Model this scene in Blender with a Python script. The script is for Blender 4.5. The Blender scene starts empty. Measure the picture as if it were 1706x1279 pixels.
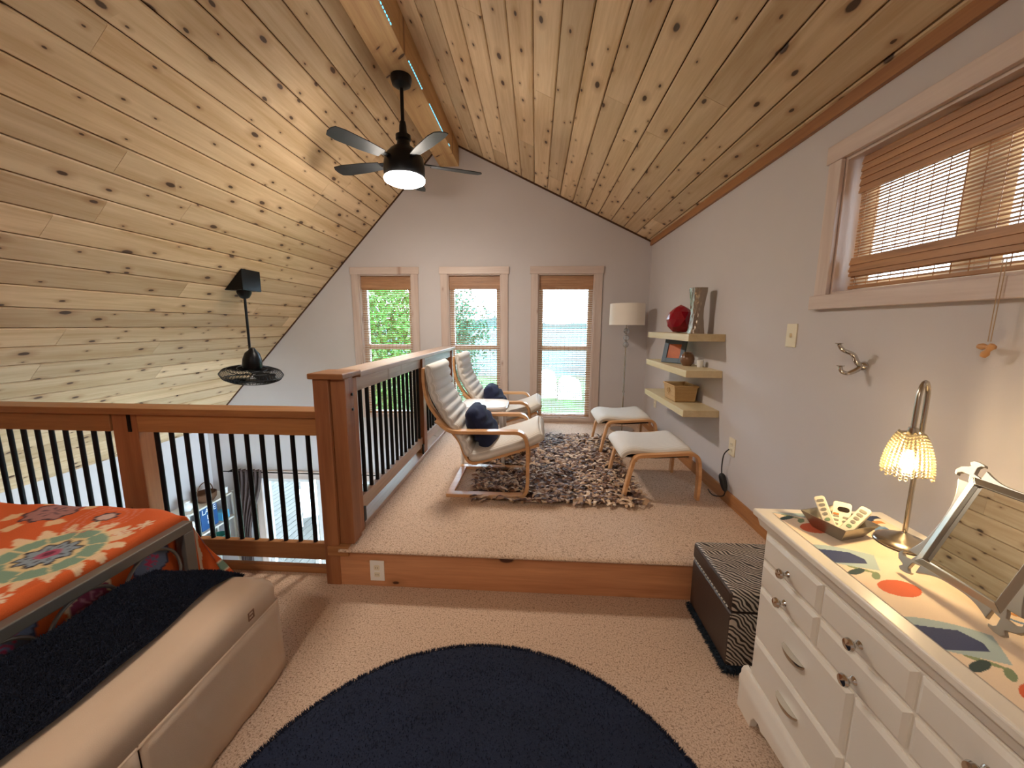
import bpy, bmesh, math, random
from mathutils import Vector, Matrix
import numpy as np
random.seed(7); rng = np.random.default_rng(7)
S = bpy.context.scene; COL = S.collection
PI = math.pi

# ------------------------------------------------------------------ camera, world, exposure
F_PX = 640.08; YAW, PITCH, ROLL = -0.0610079, 0.1509415, 0.0037254
def cam_matrix():
    cy, sy, cp, sp = math.cos(YAW), math.sin(YAW), math.cos(PITCH), math.sin(PITCH)
    f = Vector((sy*cp, cy*cp, -sp)); r = Vector((cy, -sy, 0)); u = r.cross(f)
    c, s = math.cos(ROLL), math.sin(ROLL)
    r, u = c*r + s*u, -s*r + c*u
    m = Matrix((r, u, -f)).transposed().to_4x4(); m.translation = (0, 0, 1.4)
    return m
cd = bpy.data.cameras.new('camera'); cam = bpy.data.objects.new('camera', cd); COL.objects.link(cam)
cd.sensor_width = 36; cd.lens = F_PX/1706*36; cd.clip_start = 0.02; cd.clip_end = 2000
cam.matrix_world = cam_matrix(); S.camera = cam

WORLD_STRENGTH = 15.0
w = bpy.data.worlds.new('world'); S.world = w; w.use_nodes = True
bgn = w.node_tree.nodes['Background']; bgn.inputs[0].default_value = (0.62, 0.83, 1.0, 1); bgn.inputs[1].default_value = WORLD_STRENGTH
vs = S.view_settings; vs.view_transform = 'Standard'; vs.look = 'None'; vs.gamma = 1; vs.use_curve_mapping = False
vs.exposure = 0.62
S.cycles.max_bounces = 8; S.cycles.diffuse_bounces = 5; S.cycles.transparent_max_bounces = 24
S.cycles.caustics_reflective = False; S.cycles.caustics_refractive = False
FAN_LIGHT = 108.0; DESK_LIGHT = 20.0; BACK_LIGHT = 95.0

# ------------------------------------------------------------------ materials
def lin(h):
    if isinstance(h, str):
        h = h.lstrip('#'); v = [int(h[i:i+2], 16)/255 for i in (0, 2, 4)]
    else: v = [c/255 for c in h]
    return tuple((c/12.92 if c <= .04045 else ((c+.055)/1.055)**2.4) for c in v)
def c4(h): return (*lin(h), 1)
class NT:
    def __init__(s, name):
        s.m = bpy.data.materials.new(name); s.m.use_nodes = True; s.t = s.m.node_tree
        s.b = s.t.nodes['Principled BSDF']; s.out = s.t.nodes['Material Output']
    def n(s, typ, **kw):
        nd = s.t.nodes.new(typ)
        for k, v in kw.items(): setattr(nd, k, v)
        return nd
    def l(s, a, b): s.t.links.new(a, b)
    def math(s, op, a, b=None, c=None):
        nd = s.n('ShaderNodeMath', operation=op)
        for i, v in enumerate((a, b, c)):
            if v is None: continue
            if hasattr(v, 'is_linked'): s.l(v, nd.inputs[i])
            else: nd.inputs[i].default_value = v
        return nd.outputs[0]
    def mix(s, fac, a, b, mode='MIX'):
        nd = s.n('ShaderNodeMix', data_type='RGBA', blend_type=mode)
        for sk, v in ((nd.inputs[0], fac), (nd.inputs[6], a), (nd.inputs[7], b)):
            if hasattr(v, 'is_linked'): s.l(v, sk)
            else: sk.default_value = v
        return nd.outputs[2]
    def ramp(s, fac, stops):
        nd = s.n('ShaderNodeValToRGB'); e = nd.color_ramp.elements
        while len(e) < len(stops): e.new(.5)
        for i, (p, c) in enumerate(stops): e[i].position = p; e[i].color = c
        s.l(fac, nd.inputs[0]); return nd.outputs[0]
    def coords(s, scale=(1, 1, 1), rnd=True):
        tc = s.n('ShaderNodeTexCoord'); mp = s.n('ShaderNodeMapping'); mp.inputs['Scale'].default_value = scale
        if rnd:
            oi = s.n('ShaderNodeObjectInfo'); vm = s.n('ShaderNodeVectorMath', operation='SCALE')
            vm.inputs[0].default_value = (37, 53, 29); s.l(oi.outputs['Random'], vm.inputs['Scale'])
            ad = s.n('ShaderNodeVectorMath', operation='ADD'); s.l(tc.outputs['Object'], ad.inputs[0]); s.l(vm.outputs[0], ad.inputs[1])
            s.l(ad.outputs[0], mp.inputs[0]); s.rnd = oi.outputs['Random']
        else: s.l(tc.outputs['Object'], mp.inputs[0])
        return mp.outputs[0]
    def noise(s, vec, scale, detail=3, rough=.5, dist=0):
        nd = s.n('ShaderNodeTexNoise'); nd.inputs['Scale'].default_value = scale; nd.inputs['Detail'].default_value = detail
        nd.inputs['Roughness'].default_value = rough; nd.inputs['Distortion'].default_value = dist
        s.l(vec, nd.inputs['Vector']); return nd.outputs['Fac']
    def bump(s, h, strength=.3, dist=.01):
        nd = s.n('ShaderNodeBump'); nd.inputs['Strength'].default_value = strength; nd.inputs['Distance'].default_value = dist
        s.l(h, nd.inputs['Height']); s.l(nd.outputs[0], s.b.inputs['Normal'])
    def set(s, col=None, rough=None, metal=None, **kw):
        I = s.b.inputs
        if col is not None:
            if hasattr(col, 'is_linked'): s.l(col, I['Base Color'])
            else: I['Base Color'].default_value = col
        if rough is not None: I['Roughness'].default_value = rough
        if metal is not None: I['Metallic'].default_value = metal
        for k, v in kw.items(): I[k.replace('_', ' ')].default_value = v
        return s.m

def plain(name, col, rough=.5, metal=0, var=.06, bump=0, bscale=200, **kw):
    t = NT(name); v = t.coords(); n = t.noise(v, 6, 4)
    c = lin(col); a = (*[x*(1-var) for x in c], 1); b = (*[min(1, x*(1+var)) for x in c], 1)
    m = t.set(t.mix(n, a, b), rough, metal, **kw)
    if bump: t.bump(t.noise(v, bscale, 2), bump, .003)
    return m
def wood(name, dark, light, axis=1, knots=True, rough=.45, gs=1.0, kcol='#3a2010', knot_gate=.22, tint=.12, cross=None, ks=8.0):
    t = NT(name); other = [i for i in range(3) if i != axis]
    sc = [1, 1, 1]; sc[axis] = .06
    v = t.coords(tuple(sc)); rnd = t.rnd
    n1 = t.noise(v, 9*gs, 5, .6, .6); n2 = t.noise(v, 70*gs, 3, .6)
    f = t.math('ADD', t.math('MULTIPLY', n1, .75), t.math('MULTIPLY', n2, .25))
    col = t.ramp(f, [(.32, c4(dark)), (.62, c4(light))])
    # board-to-board tint
    hv = t.n('ShaderNodeHueSaturation'); t.l(t.math('ADD', t.math('MULTIPLY', rnd, tint*2), 1-tint), hv.inputs['Value']); t.l(col, hv.inputs['Color'])
    col = hv.outputs[0]
    if knots:
        v2 = t.coords(); sx = t.n('ShaderNodeSeparateXYZ'); t.l(v2, sx.inputs[0]); cx_ = t.n('ShaderNodeCombineXYZ')
        cr_ = sx.outputs[cross] if cross is not None else t.math('ADD', sx.outputs[0], sx.outputs[1])
        t.l(t.math('MULTIPLY', cr_, ks), cx_.inputs[0]); t.l(t.math('MULTIPLY', sx.outputs[axis], ks*.48), cx_.inputs[1]); v2 = cx_.outputs[0]
        vo = t.n('ShaderNodeTexVoronoi', voronoi_dimensions='2D'); vo.inputs['Scale'].default_value = 1.0
        t.l(v2, vo.inputs['Vector'])
        sep = t.n('ShaderNodeSeparateColor'); t.l(vo.outputs['Color'], sep.inputs[0])
        gate = t.math('GREATER_THAN', sep.outputs[0], knot_gate)
        wob = t.math('MULTIPLY', t.noise(v2, 6, 3), .05)
        d = t.math('ADD', vo.outputs['Distance'], wob)
        size = t.math('ADD', t.math('MULTIPLY', t.math('POWER', sep.outputs[1], 2.0), .10), .062)
        core = t.math('MULTIPLY', t.math('MULTIPLY', gate, 1.0), t.math('SUBTRACT', 1.0, t.math('SMOOTH_MIN', 1.0, t.math('DIVIDE', d, size), .2)))
        core = t.math('MINIMUM', 1.0, t.math('MAXIMUM', 0.0, t.math('MULTIPLY', core, 5.0)))
        halo = t.math('MULTIPLY', gate, t.math('MAXIMUM', 0.0, t.math('SUBTRACT', 1.0, t.math('DIVIDE', d, t.math('MULTIPLY', size, 2.6)))))
        col = t.mix(t.math('MULTIPLY', halo, .7), col, c4('#8a5a30'))
        col = t.mix(t.math('MULTIPLY', core, .92), col, c4(kcol))
    t.set(col, rough); t.bump(n2, .12, .002)
    return t.m
def carpet(name, c1, c2, c3):
    t = NT(name); v = t.coords(rnd=False)
    n = t.noise(v, 160, 3, .7); n2 = t.noise(v, 420, 2, .6); n3 = t.noise(v, 75, 2, .6)
    col = t.ramp(n, [(.34, c4(c3)), (.44, c4(c1)), (.62, c4(c2))])
    col = t.mix(t.math('MULTIPLY', t.math('GREATER_THAN', n3, .63), .55), col, c4(c3))
    t.set(col, .95); t.bump(t.math('ADD', n, n2), .6, .008); return t.m
def emit(name, col, st):
    t = NT(name); t.set((0, 0, 0, 1), .5); t.b.inputs['Emission Color'].default_value = (*col, 1); t.b.inputs['Emission Strength'].default_value = st
    return t.m
def glass(name, tint=(1, 1, 1), refl=.08):
    t = NT(name); t.t.nodes.remove(t.b)
    tr = t.n('ShaderNodeBsdfTransparent'); tr.inputs[0].default_value = (*tint, 1)
    gl = t.n('ShaderNodeBsdfGlossy'); gl.inputs['Roughness'].default_value = .02
    lw = t.n('ShaderNodeFresnel'); lw.inputs[0].default_value = 1.4
    mx = t.n('ShaderNodeMixShader'); t.l(t.math('MULTIPLY', lw.outputs[0], refl*10), mx.inputs[0]); t.l(tr.outputs[0], mx.inputs[1]); t.l(gl.outputs[0], mx.inputs[2])
    t.l(mx.outputs[0], t.out.inputs[0]); return t.m
def vcol(name, rough=.9, bump=.3, bscale=300):
    t = NT(name); a = t.n('ShaderNodeAttribute'); a.attribute_name = 'print'
    v = t.coords(rnd=False); n = t.noise(v, bscale, 2)
    col = t.mix(t.math('MULTIPLY', n, .5), a.outputs['Color'], (.82, .8, .8, 1), 'MULTIPLY')
    t.set(col, rough); t.bump(n, bump, .004); return t.m
def zebra(name):
    t = NT(name); v = t.coords(rnd=False)
    wv = t.n('ShaderNodeTexWave', wave_type='BANDS', bands_direction='DIAGONAL'); wv.inputs['Scale'].default_value = 30
    wv.inputs['Distortion'].default_value = 11; wv.inputs['Detail'].default_value = 1; wv.inputs['Detail Scale'].default_value = .5
    t.l(v, wv.inputs[0])
    t.set(t.ramp(wv.outputs['Fac'], [(.42, c4('#241a16')), (.58, c4('#b3a698'))]), .6); return t.m
def stripes(name, a, b, axis='Y', scale=30):
    t = NT(name); v = t.coords(rnd=False); wv = t.n('ShaderNodeTexWave', wave_type='BANDS', bands_direction=axis)
    wv.inputs['Scale'].default_value = scale; wv.inputs['Distortion'].default_value = .3; t.l(v, wv.inputs[0])
    t.set(t.ramp(wv.outputs['Fac'], [(.3, c4(a)), (.7, c4(b))]), .9); t.bump(t.noise(v, 500, 2), .3, .002); return t.m

M = {}
M['pine'] = wood('pine_board', '#b8976e', '#dabf9b', 1, cross=0, rough=.6, tint=.14)
M['pine_x'] = wood('pine_riser', '#9c6240', '#cb9268', 0, gs=.8, kcol='#3c160c', knot_gate=.05, rough=.45, cross=2, ks=5)
M['cedar_x'] = wood('cedar_x', '#855432', '#ae7a4a', 0, knots=False, tint=.1)
M['cedar_y'] = wood('cedar_y', '#855432', '#ae7a4a', 1, knots=False, tint=.1)
M['cedar_z'] = wood('cedar_z', '#7d4a2c', '#a66c44', 2, knots=True, tint=.1, knot_gate=.7, kcol='#4a1a0c')
M['cedar_lit'] = wood('window_lit_rail', '#977b68', '#bea28c', 1, knots=True, tint=.08, knot_gate=.7)  # cedar greyed: window light on the platform rail is put into its colour
M['groove'] = plain('groove_brown', '#4e321c', .9)
M['beam'] = wood('beam_pine', '#a98052', '#cda775', 1, tint=.05, rough=.6)
M['whitewash_z'] = wood('whitewash_z', '#bca79d', '#d3c3ba', 2, knots=True, tint=.04, knot_gate=.85, kcol='#a58a7c')
M['whitewash_y'] = wood('whitewash_y', '#bca79d', '#d3c3ba', 1, knots=True, tint=.04, knot_gate=.85, kcol='#a58a7c')
M['whitewash_x'] = wood('whitewash_x', '#bca79d', '#d3c3ba', 0, knots=True, tint=.04, knot_gate=.85, kcol='#a58a7c')
M['wall'] = plain('wall_paint', '#c8c3c4', .85, var=.02, bump=.08, bscale=120)
M['carpet'] = carpet('tan_carpet', '#d0b198', '#e3c9b2', '#86644c')
M['oak_floor'] = wood('oak_floor', '#a89a84', '#c9bda8', 1, knots=False)
M['vinyl'] = plain('white_vinyl', '#e6e6e6', .4, var=.02)
M['glass'] = glass('window_glass')
M['black'] = plain('black_metal', '#16171a', .35, .6)
M['blackpl'] = plain('black_plastic', '#1c1d20', .6)
M['bamboo'] = wood('bamboo', '#8a5c38', '#bd8a5a', 1, knots=False, gs=3, tint=.05)
M['bamboo_x'] = wood('bamboo_x', '#93684a', '#bf9470', 0, knots=False, gs=3, tint=.05)
M['birch'] = wood('birch_laminate', '#c08a58', '#deb184', 0, knots=False, tint=.04, rough=.3)
M['cushion'] = stripes('cream_cushion', '#c6c1ba', '#e0dcd6', 'Y', 22)
M['navy'] = plain('navy_plush', '#1a2342', .95, var=.25, bump=.6, bscale=90)
M['navyrug'] = plain('navy_rug', '#0f1a33', .95, var=.35, bump=.6, bscale=150)
M['navythrow'] = plain('navy_fur', '#0f172b', .95, var=.3, bump=.5, bscale=160)
M['whitetop'] = plain('white_lacquer', '#e8e8ea', .3, var=.02)
M['dresserw'] = plain('dresser_white', '#e4ddd2', .35, var=.02)
M['chrome'] = plain('chrome', '#c8c4be', .12, 1, var=.03)
M['nickel'] = plain('brushed_nickel', '#bab2a6', .25, 1, var=.05)
M['pewter'] = plain('pewter', '#a9a49a', .35, 1, var=.08)
M['mirror'] = plain('mirror_glass', '#d8d8d4', .02, 1, var=0)
M['shade'] = plain('lamp_shade', '#e7e0d6', .9, var=.02)
M['crystal'] = plain('crystal', '#dfe6ee', .05, 0, var=.02, Transmission_Weight=.7)
M['maple'] = wood('maple_shelf', '#c2ad84', '#d9c8a2', 1, knots=False, tint=.05, gs=.7)
M['redglass'] = plain('red_ceramic', '#8e0f22', .12, 0, var=.15)
M['hammered'] = plain('hammered_silver', '#9a8d80', .25, 1, var=.2, bump=1, bscale=45)
M['slate'] = plain('slate_frame', '#56697a', .5, var=.15)
M['clayjar'] = plain('brown_clay', '#7b5b45', .3, var=.3)
M['wicker'] = stripes('wicker', '#b08a5a', '#d6b98a', 'Z', 60)
M['plate'] = plain('ivory_plate', '#e5dcc5', .4, var=.02)
M['whitepl'] = plain('white_plate', '#efece6', .4, var=.02)
M['darkleather'] = plain('dark_brown_leather', '#3d302a', .45, var=.15, bump=.3, bscale=300)
M['zebra'] = zebra('zebra_print')
M['bluefringe'] = plain('blue_fringe', '#1f2b38', .95, var=.3)
M['thread'] = plain('pale_thread', '#cfc6ba', .8)
M['slip'] = plain('beige_slipcover', '#c9ae94', .8, var=.04, bump=.15, bscale=500)
M['dark'] = plain('dark_gap', '#1c1714', .9)
M['bedmetal'] = plain('grey_bed_metal', '#82807c', .4, .7, var=.08)
M['mattress'] = plain('mattress_white', '#d8d2c8', .9)
M['print'] = vcol('printed_cloth')
M['runner'] = vcol('runner_cloth', .8, .15, 600)
M['curtain'] = plain('dark_brown_curtain', '#4a3a38', .8, var=.15)
M['shelfwhite'] = plain('shelf_white', '#dedbd2', .5)
M['brownbasket'] = plain('brown_basket', '#5b3c26', .7, var=.4, bump=.6, bscale=60)
M['white_cer'] = plain('white_ceramic', '#e8eaec', .25)
M['bluebox'] = plain('blue_box', '#4b9cc4', .6)
M['tealglass'] = plain('teal_glass', '#3f8f86', .15, Transmission_Weight=.3)
M['signblue'] = plain('sign_navy', '#1f4f86', .6)
M['signtxt'] = plain('sign_white', '#f2f4f6', .6)
M['leafA'] = plain('leaf_green', '#3f7426', .6, var=.4)
M['leafB'] = plain('leaf_teal', '#2f6348', .6, var=.4)
M['bark'] = plain('bark', '#5a4634', .9)
M['lawn'] = plain('lawn', '#2c5a20', .95, var=.25)
M['lake'] = plain('lake', '#245a5c', .8, var=.05)
M['shore'] = plain('shore', '#264548', .95, var=.2)
M['tarp'] = plain('white_tarp', '#f0f0f0', .8)
M['deck'] = wood('deck_board', '#25231f', '#37342e', 1, knots=False); M['deck'].node_tree.nodes['Principled BSDF'].inputs['Specular IOR Level'].default_value = .1
M['remote'] = plain('remote_ivory', '#ece2cc', .45, var=.03)
M['btn'] = plain('grey_button', '#8d8a80', .5)
M['btng'] = plain('green_button', '#7f9c7c', .5)
M['btno'] = plain('orange_button', '#c9763c', .5)
M['lcd'] = plain('lcd_dark', '#241d18', .3)
M['toggle'] = wood('cord_toggle', '#b5804c', '#d8a774', 2, knots=False)
M['cord'] = plain('cord_tan', '#b59a7c', .8)
M['bead'] = plain('glass_bead', '#fff0d2', .15, Transmission_Weight=.55)
M['bulb'] = emit('bulb_glow', (1, .72, .38), DESK_LIGHT*12)
M['fanlens'] = emit('fan_lens', (1, .89, .76), FAN_LIGHT)
M['backlens'] = emit('back_lens', (1, .89, .76), BACK_LIGHT)
M['led'] = emit('led_cyan', (.12, .6, .9), 1.7)
M['rock'] = plain('beige_block', '#b9ad94', .9, var=.2)
M['leatherA'] = plain('leather_tan', '#b18e6e', .7, var=.2)
M['leatherB'] = plain('leather_brown', '#835f48', .7, var=.2)
M['leatherC'] = plain('leather_pale', '#d0b292', .7, var=.2)
M['leatherD'] = plain('leather_dark', '#5e463c', .7, var=.2)
M['photo'] = plain('orange_photo', '#c4683c', .5, var=.5)

# ------------------------------------------------------------------ mesh helpers
class MB:
    def __init__(s): s.v = []; s.f = []; s.mi = []; s.cur = 0
    def add(s, vs, fs):
        o = len(s.v); s.v += [tuple(p) for p in vs]; s.f += [tuple(i+o for i in f) for f in fs]; s.mi += [s.cur]*len(fs); return s
    def box(s, a, b):
        (x0, y0, z0), (x1, y1, z1) = a, b
        x0, x1 = min(x0, x1), max(x0, x1); y0, y1 = min(y0, y1), max(y0, y1); z0, z1 = min(z0, z1), max(z0, z1)
        return s.add([(x0,y0,z0),(x1,y0,z0),(x1,y1,z0),(x0,y1,z0),(x0,y0,z1),(x1,y0,z1),(x1,y1,z1),(x0,y1,z1)],
                     [(0,3,2,1),(4,5,6,7),(0,1,5,4),(1,2,6,5),(2,3,7,6),(3,0,4,7)])
    def obox(s, mat, size):
        x, y, z = [d/2 for d in size]
        P = [(-x,-y,-z),(x,-y,-z),(x,y,-z),(-x,y,-z),(-x,-y,z),(x,-y,z),(x,y,z),(-x,y,z)]
        return s.add([mat @ Vector(p) for p in P], [(0,3,2,1),(4,5,6,7),(0,1,5,4),(1,2,6,5),(2,3,7,6),(3,0,4,7)])
    def prism(s, poly, d, mp):      # poly: 2D pts (ccw), d: (d0,d1), mp(u,v,w)->xyz
        n = len(poly)
        vs = [mp(u, v, d[0]) for u, v in poly] + [mp(u, v, d[1]) for u, v in poly]
        return s.add(vs, [tuple(range(n-1, -1, -1)), tuple(range(n, 2*n))] + [(i, (i+1) % n, n+(i+1) % n, n+i) for i in range(n)])
    def lathe(s, prof, c=(0, 0, 0), seg=24, mat=None):
        vs = []; fs = []; n = len(prof)
        for k in range(seg):
            a = 2*PI*k/seg
            for r, z in prof:
                p = Vector((r*math.cos(a), r*math.sin(a), z)); p = (mat @ p) if mat else p
                vs.append(p + Vector(c))
        for k in range(seg):
            k2 = (k+1) % seg
            for i in range(n-1): fs.append((k*n+i, k2*n+i, k2*n+i+1, k*n+i+1))
        if prof[0][0] > 1e-6: fs.append(tuple(k*n for k in range(seg-1, -1, -1)))
        if prof[-1][0] > 1e-6: fs.append(tuple(k*n+n-1 for k in range(seg)))
        return s.add(vs, fs)
    def tube(s, pts, r, seg=10, closed=False):
        pts = [Vector(p) for p in pts]; n = len(pts); rr = r if isinstance(r, (list, tuple)) else [r]*n
        vs = []; up = None
        for i, p in enumerate(pts):
            if closed: t = pts[(i+1) % n]-pts[i-1]
            else: t = pts[min(i+1, n-1)]-pts[max(i-1, 0)]
            t.normalize()
            if up is None: up = t.orthogonal().normalized()
            up = (up - t*up.dot(t)).normalized(); sd = t.cross(up)
            for k in range(seg):
                a = 2*PI*k/seg; vs.append(p + rr[i]*(math.cos(a)*up + math.sin(a)*sd))
        fs = []
        for i in range(n if closed else n-1):
            j = (i+1) % n
            for k in range(seg):
                k2 = (k+1) % seg; fs.append((i*seg+k, i*seg+k2, j*seg+k2, j*seg+k))
        if not closed: fs += [tuple(range(seg-1, -1, -1)), tuple((n-1)*seg+k for k in range(seg))]
        return s.add(vs, fs)
    def strip(s, path, th, y0, y1, mp=None):     # bent strip: path in (x,z), thickness th, from y0 to y1
        mp = mp or (lambda x, y, z: (x, y, z)); n = len(path); vs = []
        for i, (x, z) in enumerate(path):
            a = path[max(i-1, 0)]; b = path[min(i+1, n-1)]; tx, tz = b[0]-a[0], b[1]-a[1]; L = math.hypot(tx, tz) or 1
            nx, nz = -tz/L*th/2, tx/L*th/2
            for sx, yy in ((1, y0), (1, y1), (-1, y1), (-1, y0)): vs.append(mp(x+sx*nx, yy, z+sx*nz))
        fs = [(0, 1, 2, 3), tuple((n-1)*4+k for k in (3, 2, 1, 0))]
        for i in range(n-1):
            for k in range(4): fs.append((i*4+k, (i+1)*4+k, (i+1)*4+(k+1) % 4, i*4+(k+1) % 4))
        return s.add(vs, fs)
    def grid(s, nu, nv, fn):
        o = [[fn(i/(nu-1), j/(nv-1)) for j in range(nv)] for i in range(nu)]
        return s.add([p for row in o for p in row], [(i*nv+j, (i+1)*nv+j, (i+1)*nv+j+1, i*nv+j+1) for i in range(nu-1) for j in range(nv-1)])
    def build(s, name, mat, parent=None, smooth=False, bevel=0, seg=2, fix=True, sub=0, kind=None):
        me = bpy.data.meshes.new(name); me.from_pydata(s.v, [], s.f)
        mats = mat if isinstance(mat, (list, tuple)) else [mat]
        for m in mats: me.materials.append(M[m] if isinstance(m, str) else m)
        if len(mats) > 1: me.polygons.foreach_set('material_index', s.mi)
        if fix:
            bm = bmesh.new(); bm.from_mesh(me); bmesh.ops.recalc_face_normals(bm, faces=bm.faces); bm.to_mesh(me); bm.free()
        if smooth:
            me.polygons.foreach_set('use_smooth', [True]*len(me.polygons))
            if smooth != 'all': me.set_sharp_from_angle(angle=math.radians(40))
        me.update()
        o = bpy.data.objects.new(name, me); COL.objects.link(o)
        if bevel:
            b = o.modifiers.new('bevel', 'BEVEL'); b.width = bevel; b.segments = seg; b.limit_method = 'ANGLE'; b.angle_limit = math.radians(40)
        if sub:
            d = o.modifiers.new('sub', 'SUBSURF'); d.levels = sub; d.render_levels = sub
        if kind: o['kind'] = kind
        if parent is not None: adopt(o, parent)
        return o
def adopt(o, p):
    o.parent = p; o.matrix_parent_inverse = world_of(p).inverted()
def world_of(p):
    m = p.matrix_basis.copy()
    if p.parent: m = world_of(p.parent) @ p.matrix_parent_inverse @ m
    return m
def tag(o, label, cat=None, group=None, kind=None):
    o['label'] = label
    if cat: o['category'] = cat
    if group: o['group'] = group
    if kind: o['kind'] = kind
    return o
def thing(name, label, cat=None, loc=(0, 0, 0), group=None, kind=None):
    o = bpy.data.objects.new(name, None); COL.objects.link(o); o.location = loc; o.empty_display_size = .1
    return tag(o, label, cat, group, kind)
def struct(name, mb, mat, label, **kw):
    return tag(mb.build(name, mat, **kw), label, None, None, 'structure')
def copy_tree(o, loc=None, label=None, parent=None):
    c = o.copy(); COL.objects.link(c)
    if parent is not None:
        inv = o.matrix_parent_inverse.copy(); c.parent = parent; c.matrix_parent_inverse = inv
    for ch in [x for x in bpy.data.objects if x.parent == o]: copy_tree(ch, parent=c)
    if loc is not None: c.location = loc
    if label: c['label'] = label
    return c
def crom(pts, n=8, closed=False):
    P = [Vector(p) for p in pts]; out = []; m = len(P)
    for i in range(m if closed else m-1):
        if closed: a, b, c, d = P[i-1], P[i], P[(i+1) % m], P[(i+2) % m]
        else: a, b, c, d = P[max(i-1, 0)], P[i], P[i+1], P[min(i+2, m-1)]
        for k in range(n):
            t = k/n
            out.append(.5*((2*b)+(-a+c)*t+(2*a-5*b+4*c-d)*t*t+(-a+3*b-3*c+d)*t**3))
    if not closed: out.append(P[-1])
    return [tuple(p) for p in out]
def vcolors(o, cols):
    at = o.data.color_attributes.new('print', 'FLOAT_COLOR', 'POINT')
    at.data.foreach_set('color', np.asarray(cols, dtype=np.float32).ravel())
def rotz(a): return Matrix.Rotation(a, 4, 'Z')
def TR(loc, *rots):
    m = Matrix.Translation(loc)
    for ang, ax in rots: m = m @ Matrix.Rotation(ang, 4, ax)
    return m

# ------------------------------------------------------------------ room shell
XL, XR, YG, YB = -4.31, 1.31, 4.66, -2.6
ZLOW = -2.65; PZ = .22; YR = 1.85
AL, BL_ = 1.06, 4.606; AR, BR_ = -.479, 2.979
XRG = (BR_-BL_)/(AL-AR); ZRG = AL*XRG+BL_
def ztop(x): return AL*x+BL_ if x < XRG else AR*x+BR_

# loft floor, platform, lower floor
fl = MB(); fl.box((XL, YB, -.28), (XR, 1.965, 0))
struct('floor', fl, 'carpet', 'tan carpeted loft floor below the step')
mb = MB(); mb.box((-1.09, 1.885, -.28), (XR, YG, .195))
plat = struct('floor_platform', mb, 'carpet', 'carpeted raised platform beyond the wooden step')
prof = [(1.85, .195), (1.838, .197), (1.828, .203), (1.826, .210), (1.832, .217), (1.845, PZ), (YG, PZ), (YG, .195)]
mb = MB(); mb.prism([(y, z) for y, z in prof], (-1.035, XR), lambda u, v, w_: (w_, u, v))
cp = mb.build('carpet_top', 'carpet', plat, smooth=True)
mb = MB(); mb.box((-1.04, 1.85, 0), (XR, 1.885, .195))
riser = struct('trim_1', mb, 'pine_x', 'knotty pine riser board of the step', bevel=.002)
mb = MB(); mb.box((XL, YB, ZLOW-.1), (XR, YG+.2, ZLOW)); struct('floor_lower', mb, 'oak_floor', 'wooden floor of the storey below')

# gable wall with openings
WIN = [(-2.15, -1.50), (-1.06, -.42), (.02, .68)]; WZ = (.27, 2.0)
DOOR = (-3.62, -1.80, ZLOW, -.616); LOWFILL = (-1.3, 1.0, -2.2, -.7)
holes = [(a, b, *WZ) for a, b in WIN] + [DOOR, LOWFILL]
xs = sorted({XL-.15, XR+.15, XRG} | {h[0] for h in holes} | {h[1] for h in holes})
mb = MB(); YT = YG+.16
for a, b in zip(xs[:-1], xs[1:]):
    m_ = (a+b)/2; hs = sorted([h for h in holes if h[0] < m_ < h[1]], key=lambda h: h[2]); z0 = ZLOW-.1
    for h in hs:
        if h[2] > z0+1e-4: mb.box((a, YG, z0), (b, YT, h[2]))
        z0 = h[3]
    mb.prism([(a, z0), (b, z0), (b, ztop(b)+.02), (a, ztop(a)+.02)], (YG, YT), lambda u, v, w_: (u, w_, v))
struct('wall_front', mb, 'wall', 'white painted gable wall with three tall windows', fix=False)
# right wall with window
RW = (.35, 1.845, 1.54, 2.11)   # y0,y1,z0,z1
mb = MB(); xo = XR+.15; zt = ztop(XR)+.02
mb.box((XR, YB, ZLOW), (xo, RW[0], zt)); mb.box((XR, RW[1], -.45), (xo, YT, zt)); mb.box((XR, RW[0], -.45), (xo, RW[1], RW[2])); mb.box((XR, 3.9, ZLOW), (xo, YT, -.45)); mb.box((XR, RW[0], ZLOW), (xo, 3.9, -2.4)); mb.box((XR, RW[0], RW[3]), (xo, RW[1], zt))
struct('wall_right', mb, 'wall', 'white painted right wall with a high window')
mb = MB(); mb.box((XL-.15, YB, ZLOW), (XL, YT, ztop(XL)+.02)); struct('wall_left', mb, 'wall', 'low white side wall of the storey below')
mb = MB()
for a, b in ((XL, XRG), (XRG, XR)): mb.prism([(a, ZLOW), (b, ZLOW), (b, ztop(b)), (a, ztop(a))], (YB-.15, YB), lambda u, v, w_: (u, w_, v))
struct('wall_back', mb, 'wall', 'white wall behind the camera')

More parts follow.
